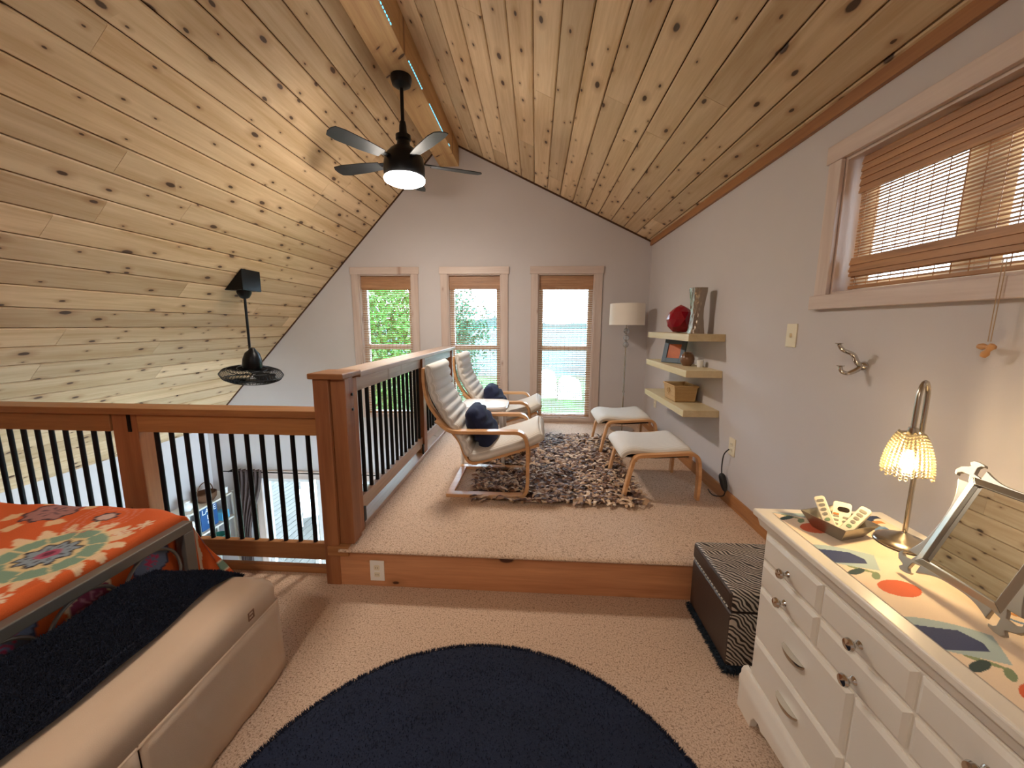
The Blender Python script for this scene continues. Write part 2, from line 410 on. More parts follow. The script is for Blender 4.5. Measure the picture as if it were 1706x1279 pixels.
# ceilings with separate boards
def ceiling(name, label, x0, x1, side):
    # x0 at ridge, x1 at eave
    A, B = (AL, BL_) if side < 0 else (AR, BR_)
    p0 = Vector((x0, 0, A*x0+B)); p1 = Vector((x1, 0, A*x1+B)); d = (p1-p0); L = d.length; d.normalize()
    ya = Vector((0, 1, 0)) if side < 0 else Vector((0, -1, 0)); n = d.cross(ya)      # n into the room
    def W(u, y, h): q = p0 + d*u + n*h; return (q.x, y, q.z)
    mb = MB(); mb.prism([(0, -.022), (L, -.022), (L, -.2), (0, -.2)], (YB-.15, YT), lambda u, v, w_: W(u, w_, v))
    c = struct(name, mb, 'groove', label)
    R3 = Matrix((d, ya, n)).transposed().to_4x4()
    pitch = .1615; rows = int(math.ceil(L/pitch)); t = .02; ch = .006
    for r in range(rows):
        wdt = min(pitch, L-r*pitch)-.006
        if wdt < .03: continue
        y = YB + random.uniform(-2.6, -.4); first = True
        while y < YG:
            ln = random.choice((1.8, 2.4, 2.9, 3.4, 3.9)); a, b = max(y, YB), min(y+ln, YG); y += ln
            if b-a < .05: continue
            h = (b-a)/2-.0008; m_ = MB()
            pr = [(0, -t), (wdt, -t), (wdt, -ch), (wdt-ch, 0), (ch, 0), (0, -ch)]
            m_.prism(pr, (-h, h), lambda u, v, w_: (u, w_, v))
            o = m_.build('ceiling_board', 'pine')
            q = p0 + d*(r*pitch+.001); mt = R3.copy(); mt.translation = (q.x, (a+b)/2, q.z)
            o.matrix_basis = mt; o.parent = c
    return c
ceiling('ceiling_left', 'steep knotty pine plank ceiling over the open side', XRG, XL, -1)
ceiling('ceiling_right', 'shallow knotty pine plank ceiling over the seating side', XRG, XR, 1)
# ridge beam + LED
BZ = 3.19
mb = MB(); mb.prism([(-1.12, BZ), (-.90, BZ), (-.90, AR*-.90+BR_+.01), (XRG, ZRG), (-1.12, AL*-1.12+BL_+.01)], (YB, YG), lambda u, v, w_: (u, w_, v))
beam = struct('trim_2', mb, 'beam', 'boxed pine ridge beam along the ceiling peak', bevel=.003)
for y0, y1 in ((1.6, 2.57), (2.9, 3.21), (3.42, 3.95), (4.12, 4.16)):
    m_ = MB(); y = y0
    while y < y1: m_.box((-.9, y, BZ+.003), (-.8955, y+.013, BZ+.010)); y += .03
    m_.build('light_strip', 'led', beam, kind='stuff')
# trims
mb = MB(); mb.prism([(XR, ztop(XR)), (XR-.022, ztop(XR-.022)), (XR-.022, ztop(XR)-.045), (XR, ztop(XR)-.045)], (YB, YG), lambda u, v, w_: (u, w_, v))
struct('trim_3', mb, 'cedar_y', 'wood strip where the plank ceiling meets the right wall')
mb = MB()
for a, b in ((XL, -1.12), (-.9, XR)): mb.prism([(a, ztop(a)), (b, ztop(b)), (b, ztop(b)-.016), (a, ztop(a)-.016)], (YG-.016, YG), lambda u, v, w_: (u, w_, v))
struct('trim_4', mb, 'groove', 'thin dark strip where the plank ceiling meets the gable wall')
mb = MB(); mb.box((XR-.015, 1.86, PZ-.005), (XR, YG, PZ+.085)); struct('baseboard_right', mb, 'cedar_y', 'reddish wood baseboard along the right wall', bevel=.003)
mb = MB(); mb.box((-1.03, YG-.012, PZ-.005), (XR-.016, YG, PZ+.045)); struct('baseboard_front', mb, 'whitewash_x', 'low pale baseboard under the tall windows')

# ------------------------------------------------------------------ windows
def window(name, label, mp, u0, u1, z0, z1, wood_u, rail=None, mull=None, cas=.085, depth=.13, sill=False, fw=.05):
    r = thing(name, label, None, mp((u0+u1)/2, 0, z0), kind='structure')
    def bx(nm, mat, a, b, p=r, bev=.003):
        m_ = MB(); A = mp(*a); B = mp(*b); m_.box(A, B); return m_.build(nm, mat, p, bevel=bev)
    j = .012
    bx('casing', 'whitewash_z', (u0-cas, -.018, z0-(0 if sill else cas*.4)), (u0, 0, z1)); bx('casing', 'whitewash_z', (u1, -.018, z0-(0 if sill else cas*.4)), (u1+cas, 0, z1))
    bx('casing', wood_u, (u0-cas-.012, -.022, z1), (u1+cas+.012, 0, z1+cas))
    if sill: bx('sill', wood_u, (u0-cas-.01, -.03, z0-.062), (u1+cas+.01, 0, z0))
    else: bx('sill', wood_u, (u0-.0, -.02, z0-.03), (u1+.0, 0, z0))
    bx('jamb', 'whitewash_z', (u0-.001, 0, z0), (u0+j, depth, z1), bev=0); bx('jamb', 'whitewash_z', (u1-j, 0, z0), (u1+.001, depth, z1), bev=0)
    bx('jamb', wood_u, (u0+j, 0, z1-j), (u1-j, depth, z1), bev=0); bx('jamb', wood_u, (u0+j, 0, z0), (u1-j, depth, z0+j), bev=0)
    d0, d1 = depth-.055, depth-.005; a, b, c, e = u0+j, u1-j, z0+j, z1-j
    panes = []
    if rail: panes = [(a, b, c, rail), (a, b, rail, e)]
    elif mull: panes = [(a, mull, c, e), (mull, b, c, e)]
    else: panes = [(a, b, c, e)]
    for (pa, pb, pc, pe) in panes:
        m_ = MB()
        for q0, q1 in (((pa, d0, pc), (pa+fw, d1, pe)), ((pb-fw, d0, pc), (pb, d1, pe)), ((pa+fw, d0, pc), (pb-fw, d1, pc+fw*.55)), ((pa+fw, d0, pe-fw*.55), (pb-fw, d1, pe))): m_.box(mp(*q0), mp(*q1))
        s_ = m_.build('sash', 'vinyl', r, bevel=.002)
        m_ = MB(); m_.box(mp(pa+fw-.004, d1-.026, pc+fw*.55-.004), mp(pb-fw+.004, d1-.022, pe-fw*.55+.004)); m_.build('pane', 'glass', s_)
    return r
mpG = lambda u, d, z: (u, YG+d, z)
mpR = lambda u, d, z: (XR+d, u, z)
for i, (a, b) in enumerate(WIN):
    window(f'window_{i+1}', ['tall window in the gable wall looking into tree foliage', 'tall window in the gable wall behind the armchairs', 'tall window in the gable wall nearest the floor lamp'][i], mpG, a, b, *WZ, 'whitewash_x', rail=1.13)
window('window_4', 'wide window set high in the right wall', mpR, *RW, 'whitewash_y', mull=1.36, cas=.075, depth=.14, sill=True, fw=.075)
window('window_5', 'unseen window added below the platform to light the void', mpG, *LOWFILL, 'whitewash_x')  # unseen opening, added to let more daylight into the void

window('window_6', 'unseen side window added below to light the left wall', mpR, RW[0], 3.9, -2.4, -.45, 'whitewash_y', mull=2.1)  # added out of view so daylight reaches the lower left wall

def blind(name, label, mp, u0, u1, segs, string_gap, mat, slat=.0065, gap=.021, wr=None):
    r = thing(name, label, 'blind', mp((u0+u1)/2, .045, segs[0][0]), group='woven bamboo blinds')
    d = .05
    for (zt, zb, typ) in segs:
        m_ = MB(); z = zt
        if typ == 'solid':
            k = 0
            while z > zb+.002:
                h = min(.0105, z-zb); m_.box(mp(u0, d-.012-.0025*(k % 3), z-h), mp(u1, d-.004, z)); z -= .0095; k += 1
            m_.build('valance' if zt == segs[0][0] else 'folded_band', mat, r)
        else:
            while z > zb+slat:
                jz = random.uniform(-.0015, .0015); m_.box(mp(u0, d-.003, z-slat+jz), mp(u1, d, z+jz)); z -= gap
            m_.build('slats', mat, r, kind='stuff')
            n = int((u1-u0)/string_gap); m2 = MB()
            for k in range(n+1):
                u = u0+(u1-u0)*(k+.5)/(n+1); m2.box(mp(u-.0012, d-.0045, zb), mp(u+.0012, d-.003, zt))
            m2.build('strings', 'bamboo', r, kind='stuff')
    m_ = MB(); m_.box(mp(u0, d-.012, segs[-1][1]-.012), mp(u1, d+.002, segs[-1][1]+.002)); m_.build('bottom_bar', mat, r, bevel=.002)
    return r
for i, (a, b) in enumerate(WIN):
    blind('bamboo_blind', ['bamboo blind in the tall window looking into tree foliage', 'bamboo blind in the tall window behind the armchairs', 'bamboo blind in the tall window nearest the floor lamp'][i], mpG, a+.014, b-.014, [(1.985, 1.83, 'solid'), (1.83, .30, 'slats')], .05, 'bamboo_x', slat=.0085, gap=.022)
wb = blind('bamboo_blind', 'wide bamboo blind in the high right wall window', mpR, RW[0]+.03, RW[1]-.045, [(2.095, 1.952, 'solid'), (1.952, 1.69, 'slats'), (1.69, 1.613, 'solid'), (1.613, 1.572, 'slats')], .055, 'bamboo', slat=.0062, gap=.0125)
# pull cord with wooden toggle
m_ = MB(); m_.tube([(XR-.035, 1.172, 1.585), (XR-.035, 1.172, 1.36)], .0012, 6); m_.tube([(XR-.035, 1.163, 1.585), (XR-.034, 1.166, 1.36)], .0012, 6); m_.build('pull_cord', 'cord', wb)
m_ = MB()
for a in (0, .5): m_.lathe([(0, -.022), (.007, -.02), (.0095, -.01), (.006, 0), (.009, .01), (.006, .02), (0, .022)], (XR-.035+a*.012, 1.168+a*.02, 1.335+a*.02), 12, Matrix.Rotation(.5+a*2.2, 3, 'X'))
m_.build('cord_toggle', 'toggle', wb, smooth=True)

# patio door + lower things
d = thing('door_1', 'white glazed patio door of the storey below', None, (DOOR[0], YG, ZLOW), kind='structure')
def bxd(nm, mat, a, b, p=d, bev=.003):
    m_ = MB(); m_.box(a, b); return m_.build(nm, mat, p, bevel=bev)
bxd('casing', 'whitewash_x', (DOOR[0]-.09, YG-.02, DOOR[3]), (DOOR[1]+.09, YG, DOOR[3]+.11))
bxd('casing', 'whitewash_z', (DOOR[0]-.09, YG-.02, ZLOW), (DOOR[0], YG, DOOR[3])); bxd('casing', 'whitewash_z', (DOOR[1], YG-.02, ZLOW), (DOOR[1]+.09, YG, DOOR[3]))
for a, b in ((DOOR[0], -2.935), (-2.895, -2.36), (-2.36, DOOR[1])):
    m_ = MB(); y0, y1 = YG+.03, YG+.08; fw = .055; z0, z1 = ZLOW+.01, DOOR[3]
    for q0, q1 in (((a, y0, z0), (a+fw, y1, z1)), ((b-fw, y0, z0), (b, y1, z1)), ((a+fw, y0, z0), (b-fw, y1, z0+.12)), ((a+fw, y0, z1-.06), (b-fw, y1, z1))): m_.box(q0, q1)
    s_ = m_.build('door_panel', 'vinyl', d, bevel=.003)
    m_ = MB(); m_.box((a+fw-.005, y0+.02, z0+.115), (b-fw+.005, y0+.026, z1-.055)); m_.build('pane', 'glass', s_)
cu = thing('curtain', 'dark brown curtain tied back beside the patio door', 'curtain', (-3.75, YG-.1, ZLOW))
def curt(u, v):
    z = -.472 - v*2.12; sq = min(1, v/.45); sq = sq*sq*(3-2*sq)
    xa, xb = -3.93-.02*sq, -3.55*(1-sq)+(-3.78)*sq
    x = xa+(xb-xa)*u; return (x, YG-.085+.028*math.sin(u*6*2*PI), z)
m_ = MB(); m_.grid(60, 24, curt); o = m_.build('cloth', 'curtain', cu, smooth='all'); so = o.modifiers.new('s', 'SOLIDIFY'); so.thickness = .003
for k in range(6):
    m_ = MB(); m_.tube([(-3.9+.06*k+.014*math.cos(a), YG-.085, -.506+.014*math.sin(a)) for a in [2*PI*i/12 for i in range(12)]], .003, 6, True); m_.build('grommet', 'chrome', cu)
cr = thing('curtain_rod', 'thin dark curtain rod over the patio door', 'rod', (-3, YG-.085, -.52))
m_ = MB(); m_.tube([(-4.1, YG-.085, -.506), (-1.55, YG-.085, -.506)], .008, 8); m_.build('rod', 'black', cr)
for x in (-4.0, -1.7):
    m_ = MB(); m_.box((x-.008, YG-.09, -.515), (x+.008, YG, -.50)); m_.build('bracket', 'black', cr)

# corner shelf unit downstairs
sh = thing('shelf_unit', 'white open shelf unit in the corner of the storey below', 'shelf', (-4.16, 4.29, ZLOW))
SX0, SX1, SY0, SY1 = -4.305, -4.01, 3.95, 4.62; SZ = [-.80, -1.13, -1.46, -1.80, -2.15, -2.5]
for z in SZ:
    m_ = MB(); m_.box((SX0, SY0, z-.022), (SX1, SY1, z)); m_.build('shelf_board', 'shelfwhite', sh, bevel=.002)
for y in (SY0, SY1):
    for x in (SX0+.012, SX1-.012):
        m_ = MB(); m_.box((x-.012, y-.014, ZLOW), (x+.012, y+.014, -.79)); m_.build('upright', 'shelfwhite', sh)
def lathe_thing(name, label, cat, prof, c, mat, seg=24, group=None):
    m_ = MB(); m_.lathe(prof, c, seg); return tag(m_.build(name, mat, smooth=True), label, cat, group)
bk = thing('basket', 'brown woven basket with a hoop handle on the corner shelf unit', 'basket', (-4.13, 4.33, SZ[0]))
m_ = MB(); m_.lathe([(0, 0), (.08, 0), (.115, .05), (.12, .11), (.11, .115), (.10, .05), (.0, .02)], (-4.13, 4.33, SZ[0]), 24); m_.build('bowl', 'brownbasket', bk, smooth=True)
m_ = MB(); m_.tube([(-4.13, 4.33+.115*math.cos(a), SZ[0]+.10+.14*math.sin(a)) for a in [PI*i/16 for i in range(17)]], .006, 8); m_.build('handle', 'brownbasket', bk)
lathe_thing('vase', 'round white vase beside the brown basket downstairs', 'vase', [(0, 0), (.035, 0), (.055, .04), (.05, .08), (.025, .105), (.03, .12), (.025, .12), (0, .1)], (-4.12, 4.06, SZ[0]), 'white_cer')
lathe_thing('cup', 'small white cup at the end of the corner shelf unit', 'cup', [(0, 0), (.03, 0), (.035, .085), (.031, .085), (.028, .01), (0, .01)], (-4.07, 4.56, SZ[0]), 'white_cer')
lathe_thing('lidded_jar', 'tiered white ceramic jar on the second shelf downstairs', 'jar', [(0, 0), (.07, 0), (.08, .03), (.072, .06), (.075, .08), (.06, .12), (.045, .13), (.045, .16), (.02, .19), (0, .19)], (-4.11, 4.07, SZ[1]), 'white_cer')
sg = thing('lettered_sign', 'navy sign with white lettering on the corner shelf unit', 'sign', (-4.07, 4.27, SZ[1]))
m_ = MB(); m_.box((-4.075, 4.16, SZ[1]), (-4.06, 4.40, SZ[1]+.29)); m_.build('board', 'signblue', sg, bevel=.002)
for txt, z, sz in (('LAKE', .205, .092), ('LE', .125, .085), ('E A', .07, .055)):
    cv = bpy.data.curves.new('lettering', 'FONT'); cv.body = txt; cv.size = sz; cv.extrude = .001; cv.materials.append(M['signtxt']); cv.align_x = 'CENTER'
    ft = bpy.data.objects.new('lettering', cv); me = bpy.data.meshes.new_from_object(ft); bpy.data.objects.remove(ft)
    o = bpy.data.objects.new('lettering', me); COL.objects.link(o)
    o.matrix_basis = Matrix(((0, 0, 1, -4.0585), (1, 0, 0, 4.28), (0, 1, 0, SZ[1]+z), (0, 0, 0, 1))); adopt(o, sg)
m_ = MB(); m_.box((-4.15, 4.44, SZ[1]), (-4.04, 4.56, SZ[1]+.11)); tag(m_.build('storage_box', 'bluebox', bevel=.004), 'light blue box beside the lettered sign downstairs', 'box')
lathe_thing('glass_bowl', 'teal glass bowl on the third shelf downstairs', 'bowl', [(0, 0), (.05, 0), (.1, .07), (.095, .13), (.09, .13), (.09, .07), (0, .015)], (-4.13, 4.45, SZ[2]), 'tealglass')

# ------------------------------------------------------------------ railings
def cbox(nm, mat, a, b, p, bev=.004):
    m_ = MB(); m_.box(a, b); return m_.build(nm, mat, p, bevel=bev)
fr = thing('loft_railing', 'reddish wood railing with black balusters across the loft edge behind the bed', 'railing', (-2.6, 2.0, 0))
FX1 = -1.10; FX0 = XL+.9
cbox('cap_rail', 'cedar_x', (FX0, 1.935, .905), (FX1, 2.065, .942), fr)
cbox('top_rail', 'cedar_x', (FX0, 1.962, .80), (-2.39, 2.0, .904), fr); cbox('top_rail', 'cedar_x', (-2.225, 1.962, .80), (FX1, 2.0, .904), fr)
cbox('bottom_rail', 'cedar_x', (FX0, 1.975, .055), (FX1, 2.013, .155), fr)
cbox('toe_board', 'cedar_x', (FX0, 1.93, 0), (FX1, 1.968, .038), fr)
cbox('post', 'cedar_z', (-2.385, 1.97, 0), (-2.235, 2.06, .904), fr)
cbox('post_strip', 'black', (-2.285, 1.962, .80), (-2.268, 1.969, .904), fr, 0)
bl = None; X_B = [-3.25, -3.16] + [-3.071+.0883*k for k in range(8)] + [-2.156+.0893*k for k in range(11)]
for x in X_B:
    if bl is None:
        m_ = MB(); m_.tube([(0, 0, 0), (0, 0, .66)], .0125, 12); bl = m_.build('baluster', 'black', smooth=True); o = bl
    else: o = bl.copy(); COL.objects.link(o)
    o.location = (x, 2.0, .148); adopt(o, fr)
pr_ = thing('platform_railing', 'wood railing with black balusters along the raised platform behind the armchairs', 'railing', (-1.05, 3.2, PZ))
cbox('cap_rail', 'cedar_lit', (-1.13, 2.03, 1.118), (-.955, 4.55, 1.15), pr_)
cbox('top_rail', 'cedar_lit', (-1.045, 2.06, 1.03), (-1.007, 4.55, 1.118), pr_)
cbox('bottom_rail', 'cedar_lit', (-1.045, 2.06, .315), (-1.007, 4.55, .40), pr_)
cbox('toe_board', 'cedar_lit', (-1.09, 2.06, PZ), (-.985, 4.6, PZ+.034), pr_)
for y in (3.30, 4.50): cbox('post', 'cedar_z', (-1.08, y, .1), (-.99, y+.09, 1.118), pr_)
for y in (2.06, 3.27): cbox('post_bracket', 'black', (-1.006, y, PZ), (-.992, y+.03, .34), pr_, .002)
y = 2.16
while y < 4.46:
    if not (3.27 < y < 3.42):
        o = bl.copy(); COL.objects.link(o); o.location = (-1.026, y, .385); adopt(o, pr_)
    y += .092
nw = thing('newel_post', 'thick reddish newel post at the corner of the step', 'post', (-1.03, 1.93, 0))
cbox('front_post', 'cedar_z', (-1.12, 1.845, 0), (-1.04, 1.93, 1.13), nw); cbox('side_post', 'cedar_z', (-1.039, 1.865, PZ+.01), (-.962, 1.955, 1.13), nw)
cbox('inner_post', 'cedar_z', (-1.07, 1.956, PZ), (-.985, 2.045, 1.118), nw)
cbox('cap', 'cedar_x', (-1.135, 1.825, 1.131), (-.95, 2.03, 1.16), nw, .006); cbox('base_plate', 'cedar_x', (-1.10, 1.835, .175), (-.985, 2.05, PZ+.009), nw)
for z in (.96, 1.04):
    m_ = MB(); m_.lathe([(0, 0), (.008, 0), (.008, .004), (0, .006)], (-.9605, 1.93, z), 10, Matrix.Rotation(PI/2, 3, 'Y')); m_.build('bolt', 'black', nw)

# ------------------------------------------------------------------ ceiling fan with light
def ceiling_fan(loc, label, lens, dl, th0):
    x, y, z = loc; r = thing('ceiling_fan', label, 'ceiling fan', loc)
    m_ = MB(); m_.lathe([(0, 0), (.074, 0), (.076, -.02), (.066, -.055), (.03, -.078), (0, -.08)], loc, 28); m_.build('canopy', 'black', r, smooth=True)
    m_ = MB(); m_.tube([(x, y, z-.07), (x, y, z-.37)], .0135, 12); m_.build('downrod', 'black', r, smooth=True)
    m_ = MB(); m_.lathe([(0, -.30), (.02, -.30), (.026, -.33), (.03, -.385), (.055, -.395), (.055, -.425), (.045, -.435), (.05, -.465), (.10, -.50), (.142, -.55), (.152, -.62), (.15, -.675), (.145, -.69), (0, -.69)], loc, 36); m_.build('motor_housing', 'black', r, smooth=True)
    m_ = MB(); m_.lathe([(.142, -.688), (.152, -.70), (.148, -.715), (.12, -.73), (.07, -.74), (0, -.742)], loc, 36); m_.build('light_lens', lens, r, smooth=True)
    for k in range(5):
        a = th0+k*2*PI/5; mt = TR((x, y, z-.585), (a, 'Z'), (.2, 'X'))
        m_ = MB(); pts = [(.20, -.045), (.34, -.062), (.52, -.068), (.585, -.055), (.6, -.02), (.6, .02), (.585, .05), (.52, .06), (.34, .055), (.20, .04)]
        m_.prism(pts, (-.003, .003), lambda u, v, w_: mt @ Vector((u, v, w_))); bd = m_.build('blade', 'blackpl', r)
        m_ = MB(); m_.obox(mt @ Matrix.Translation((.18, 0, .006)), (.12, .035, .008)); m_.build('blade_arm', 'black', bd)
    return r
ceiling_fan((-1.005, 3.05, BZ), 'black ceiling fan with a lit round lamp on the ridge beam', 'fanlens', FAN_LIGHT, math.radians(24))
ceiling_fan((-1.005, -.9, BZ), 'black ceiling fan with a lit lamp over the near end of the loft', 'backlens', BACK_LIGHT, math.radians(0))

# caged fan on the steep ceiling
cf = thing('cage_fan', 'black caged fan hanging from a wedge block on the steep ceiling', 'fan', (-2.65, 3.42, 1.7))
m_ = MB(); za = lambda x: AL*x+BL_-.004
m_.prism([(-2.738, 1.70), (-2.565, 1.70), (-2.565, za(-2.565))], (3.30, 3.53), lambda u, v, w_: (u, w_, v)); m_.build('wedge_block', 'black', cf, bevel=.003)
FC = (-2.65, 3.42)
m_ = MB(); m_.lathe([(0, 1.70), (.06, 1.70), (.058, 1.68), (.04, 1.645), (.02, 1.632), (0, 1.63)], (*FC, 0), 24); m_.build('canopy', 'black', cf, smooth=True)
m_ = MB(); m_.tube([(*FC, 1.64), (*FC, 1.17)], .011, 10); m_.build('downrod', 'black', cf)
tl = TR((FC[0], FC[1], .94), (math.radians(9), 'Y'), (math.radians(4), 'X')); t3 = tl.to_3x3()
m_ = MB(); m_.lathe([(0, .25), (.02, .25), (.035, .225), (.06, .20), (.078, .14), (.082, .08), (.075, .06), (0, .06)], tl.translation, 24, t3); m_.build('motor_housing', 'black', cf, smooth=True)
m_ = MB()
for k in range(56):
    a = 2*PI*k/56; c_, s_ = math.cos(a), math.sin(a)
    pts = [(.05, .055), (.17, .05), (.235, .03), (.255, 0), (.235, -.035), (.15, -.058), (.05, -.064)]
    m_.tube([tl @ Vector((r*c_, r*s_, z)) for r, z in pts], .0024, 5)
for R_, z in ((.255, 0), (.2, .042), (.2, -.05), (.12, .055), (.1, -.062)): m_.tube([tl @ Vector((R_*math.cos(a), R_*math.sin(a), z)) for a in [2*PI*i/48 for i in range(48)]], .003, 6, True)
m_.build('cage', 'black', cf, kind='stuff')
m_ = MB(); m_.lathe([(0, -.066), (.05, -.066), (.05, -.06), (0, -.06)], tl.translation, 20, t3); m_.build('badge', 'black', cf)
for k in range(3):
    mt = tl @ Matrix.Rotation(k*2*PI/3, 4, 'Z') @ Matrix.Rotation(.35, 4, 'X'); m_ = MB()
    m_.prism([(.03, -.03), (.12, -.075), (.2, -.07), (.225, 0), (.19, .06), (.1, .06), (.03, .03)], (-.002, .002), lambda u, v, w_: mt @ Vector((u, v, w_))); m_.build('fan_blade', 'blackpl', cf)

# ------------------------------------------------------------------ armchairs, footstools, side table
def puff(mb, nu, nv, fn_top, fn_bot):
    mb.grid(nu, nv, fn_top); mb.grid(nu, nv, fn_bot)
def pad(path, half_w, th, yc, ribs=0, rib_h=.0, crown=.0, nv=17):
    # padded slab following path (x,z); th = thickness normal to path; rounded edges; closed mesh
    n = len(path); mb = MB(); ring = []
    sec = []
    for k in range(28):
        a = 2*PI*k/28; c_, s_ = math.cos(a), math.sin(a)
        sec.append((math.copysign(abs(c_)**.28, c_)*half_w, math.copysign(abs(s_)**.62, s_)))
    arc = [0]
    for i in range(1, n): arc.append(arc[-1]+math.hypot(path[i][0]-path[i-1][0], path[i][1]-path[i-1][1]))
    for i, (x, z) in enumerate(path):
        a = path[max(i-1, 0)]; b = path[min(i+1, n-1)]; tx, tz = b[0]-a[0], b[1]-a[1]; L = math.hypot(tx, tz) or 1
        nx, nz = -tz/L, tx/L; t_ = arc[i]/arc[-1]
        e = min(1, (min(t_, 1-t_)+.004)/.06); e = math.sqrt(max(0, 1-(1-e)**2))
        rb = rib_h*abs(math.sin(PI*ribs*t_))**.6 - rib_h if ribs else 0
        for u, v in sec:
            h = v*th/2*e + (rb*e if v > 0 else 0) + (crown*(1-(u/half_w)**2) if v > 0 else 0)
            ring.append((x+nx*h, yc+u*(1-.03*(1-e)), z+nz*h))
    m = len(sec); fs = []
    for i in range(n-1):
        for k in range(m): fs.append((i*m+k, i*m+(k+1) % m, (i+1)*m+(k+1) % m, (i+1)*m+k))
    fs += [tuple(range(m)), tuple((n-1)*m+k for k in range(m-1, -1, -1))]
    return mb.add(ring, fs)
def armchair(label):
    r = thing('armchair', label, 'armchair', (-.35, 2.785, PZ), group='bent birch armchairs')
    arm = crom([(-.609, .232), (-.35, .232), (-.11, .232), (-.065, .25), (-.046, .30), (-.044, .42), (-.046, .56), (-.06, .645), (-.105, .683), (-.2, .686), (-.4, .684), (-.54, .684), (-.60, .705), (-.67, .764)], 5)
    back = crom([(-.763, 1.11), (-.764, 1.02), (-.752, .93), (-.722, .843), (-.652, .744), (-.572, .665), (-.522, .60), (-.494, .524), (-.468, .468), (-.43, .447), (-.36, .462), (-.2, .512), (0, .577), (.03, .588)], 5)
    for y0 in (2.49, 3.02):
        m_ = MB(); m_.strip(arm, .024, y0, y0+.06); m_.build('arm_frame', 'birch', r, smooth=True, bevel=.003)
    for y0 in (2.553, 2.965):
        m_ = MB(); m_.strip(back, .02, y0, y0+.052); m_.build('seat_frame', 'birch', r, smooth=True, bevel=.003)
    for x, z, w_, h_ in ((-.585, .231, .05, .022), (-.53, .62, .02, .05), (-.74, 1.06, .02, .06), (-.12, .528, .04, .02), (-.42, .437, .04, .02)):
        m_ = MB(); m_.box((x-w_/2, 2.55 if z < .3 else 2.57, z-h_/2), (x+w_/2, 3.02 if z < .3 else 3.0, z+h_/2)); m_.build('crossbar', 'birch', r, bevel=.003)
    # back slats follow the back
    off = .052
    bp = crom([(-.725, 1.135), (-.705, 1.02), (-.69, .94), (-.655, .865), (-.597, .765), (-.531, .683), (-.487, .602), (-.462, .53), (-.452, .502)], 9)
    bp = bp[::-1]     # upwards so the normal points left; flip sign by reversing below
    m_ = pad(bp[::-1], .262, .076, 2.785, ribs=11, rib_h=.016, crown=.008)
    m_.build('back_cushion', 'cushion', r, smooth='all')
    sp = crom([(-.452, .492), (-.36, .505), (-.22, .552), (-.05, .608), (.04, .652), (.06, .665)], 9)
    m_ = pad(sp, .262, .085, 2.785, crown=.02)
    m_.build('seat_cushion', 'cushion', r, smooth='all')
    return r
ch1 = armchair('cream cushioned bent birch armchair beside the railing with the shag rug under it')
ch2 = copy_tree(ch1, (-.355, 3.795, PZ), 'cream cushioned bent birch armchair in front of the middle tall window')
def pillow(label, loc, rz, tilt):
    mt = TR(loc, (rz, 'Z'), (tilt, 'Y')); m_ = MB(); n = 40
    def side(sg):
        def fn(u, v):
            x, y = 2*u-1, 2*v-1; k = (1-abs(x)**3.0)*(1-abs(y)**3.0); k = max(0, k)**.5
            ruf = .010*math.sin(14*y+2.2*math.sin(3*x+5*v))*k
            return mt @ Vector((sg*(.082*k+ruf), x*.185*(1-.06*y*y), y*.165*(1-.06*x*x)))
        return fn
    m_.grid(n, n, side(1)); m_.grid(n, n, side(-1))
    return tag(m_.build('throw_pillow', 'navy', smooth='all'), label, 'pillow', 'navy throw pillows')
pillow('ruffled navy pillow on the armchair beside the shag rug', (-.385, 2.742, .675), .0, -.52)
pillow('ruffled navy pillow on the armchair in front of the middle window', (-.39, 3.752, .675), .0, -.52)

def footstool(label):
    r = thing('footstool', label, 'footstool', (.87, 2.83, PZ), group='bent birch footstools')
    pth = crom([(.622, .222), (.64, .32), (.662, .42), (.678, .488), (.70, .515), (.74, .525), (.85, .533), (1.0, .545), (1.065, .545), (1.10, .525), (1.116, .47), (1.122, .36), (1.118, .222)], 6)
    for y0 in (2.545, 3.055):
        m_ = MB(); m_.strip(pth, .022, y0, y0+.05); m_.build('side_frame', 'birch', r, smooth=True, bevel=.003)
    for x, z in ((.70, .49), (1.07, .51)):
        m_ = MB(); m_.box((x-.012, 2.595, z-.02), (x+.012, 3.055, z+.012)); m_.build('crossbar', 'birch', r, bevel=.002)
    cp_ = crom([(.60, .50), (.64, .535), (.70, .545), (.84, .535), (.98, .548), (1.04, .555), (1.075, .545)], 8)
    m_ = pad(cp_, .238, .055, 2.825, crown=.004); m_.build('cushion', 'cushion', r, smooth='all')
    m_ = MB(); m_.strip([(.62, .505), (.84, .50), (1.06, .515)], .006, 2.6, 3.05); m_.build('sling', 'blackpl', r)
    return r
fs1 = footstool('cream cushioned bent birch footstool at the corner of the shag rug')
fs2 = copy_tree(fs1, (.86, 3.76, PZ), 'cream cushioned bent birch footstool near the floor lamp')

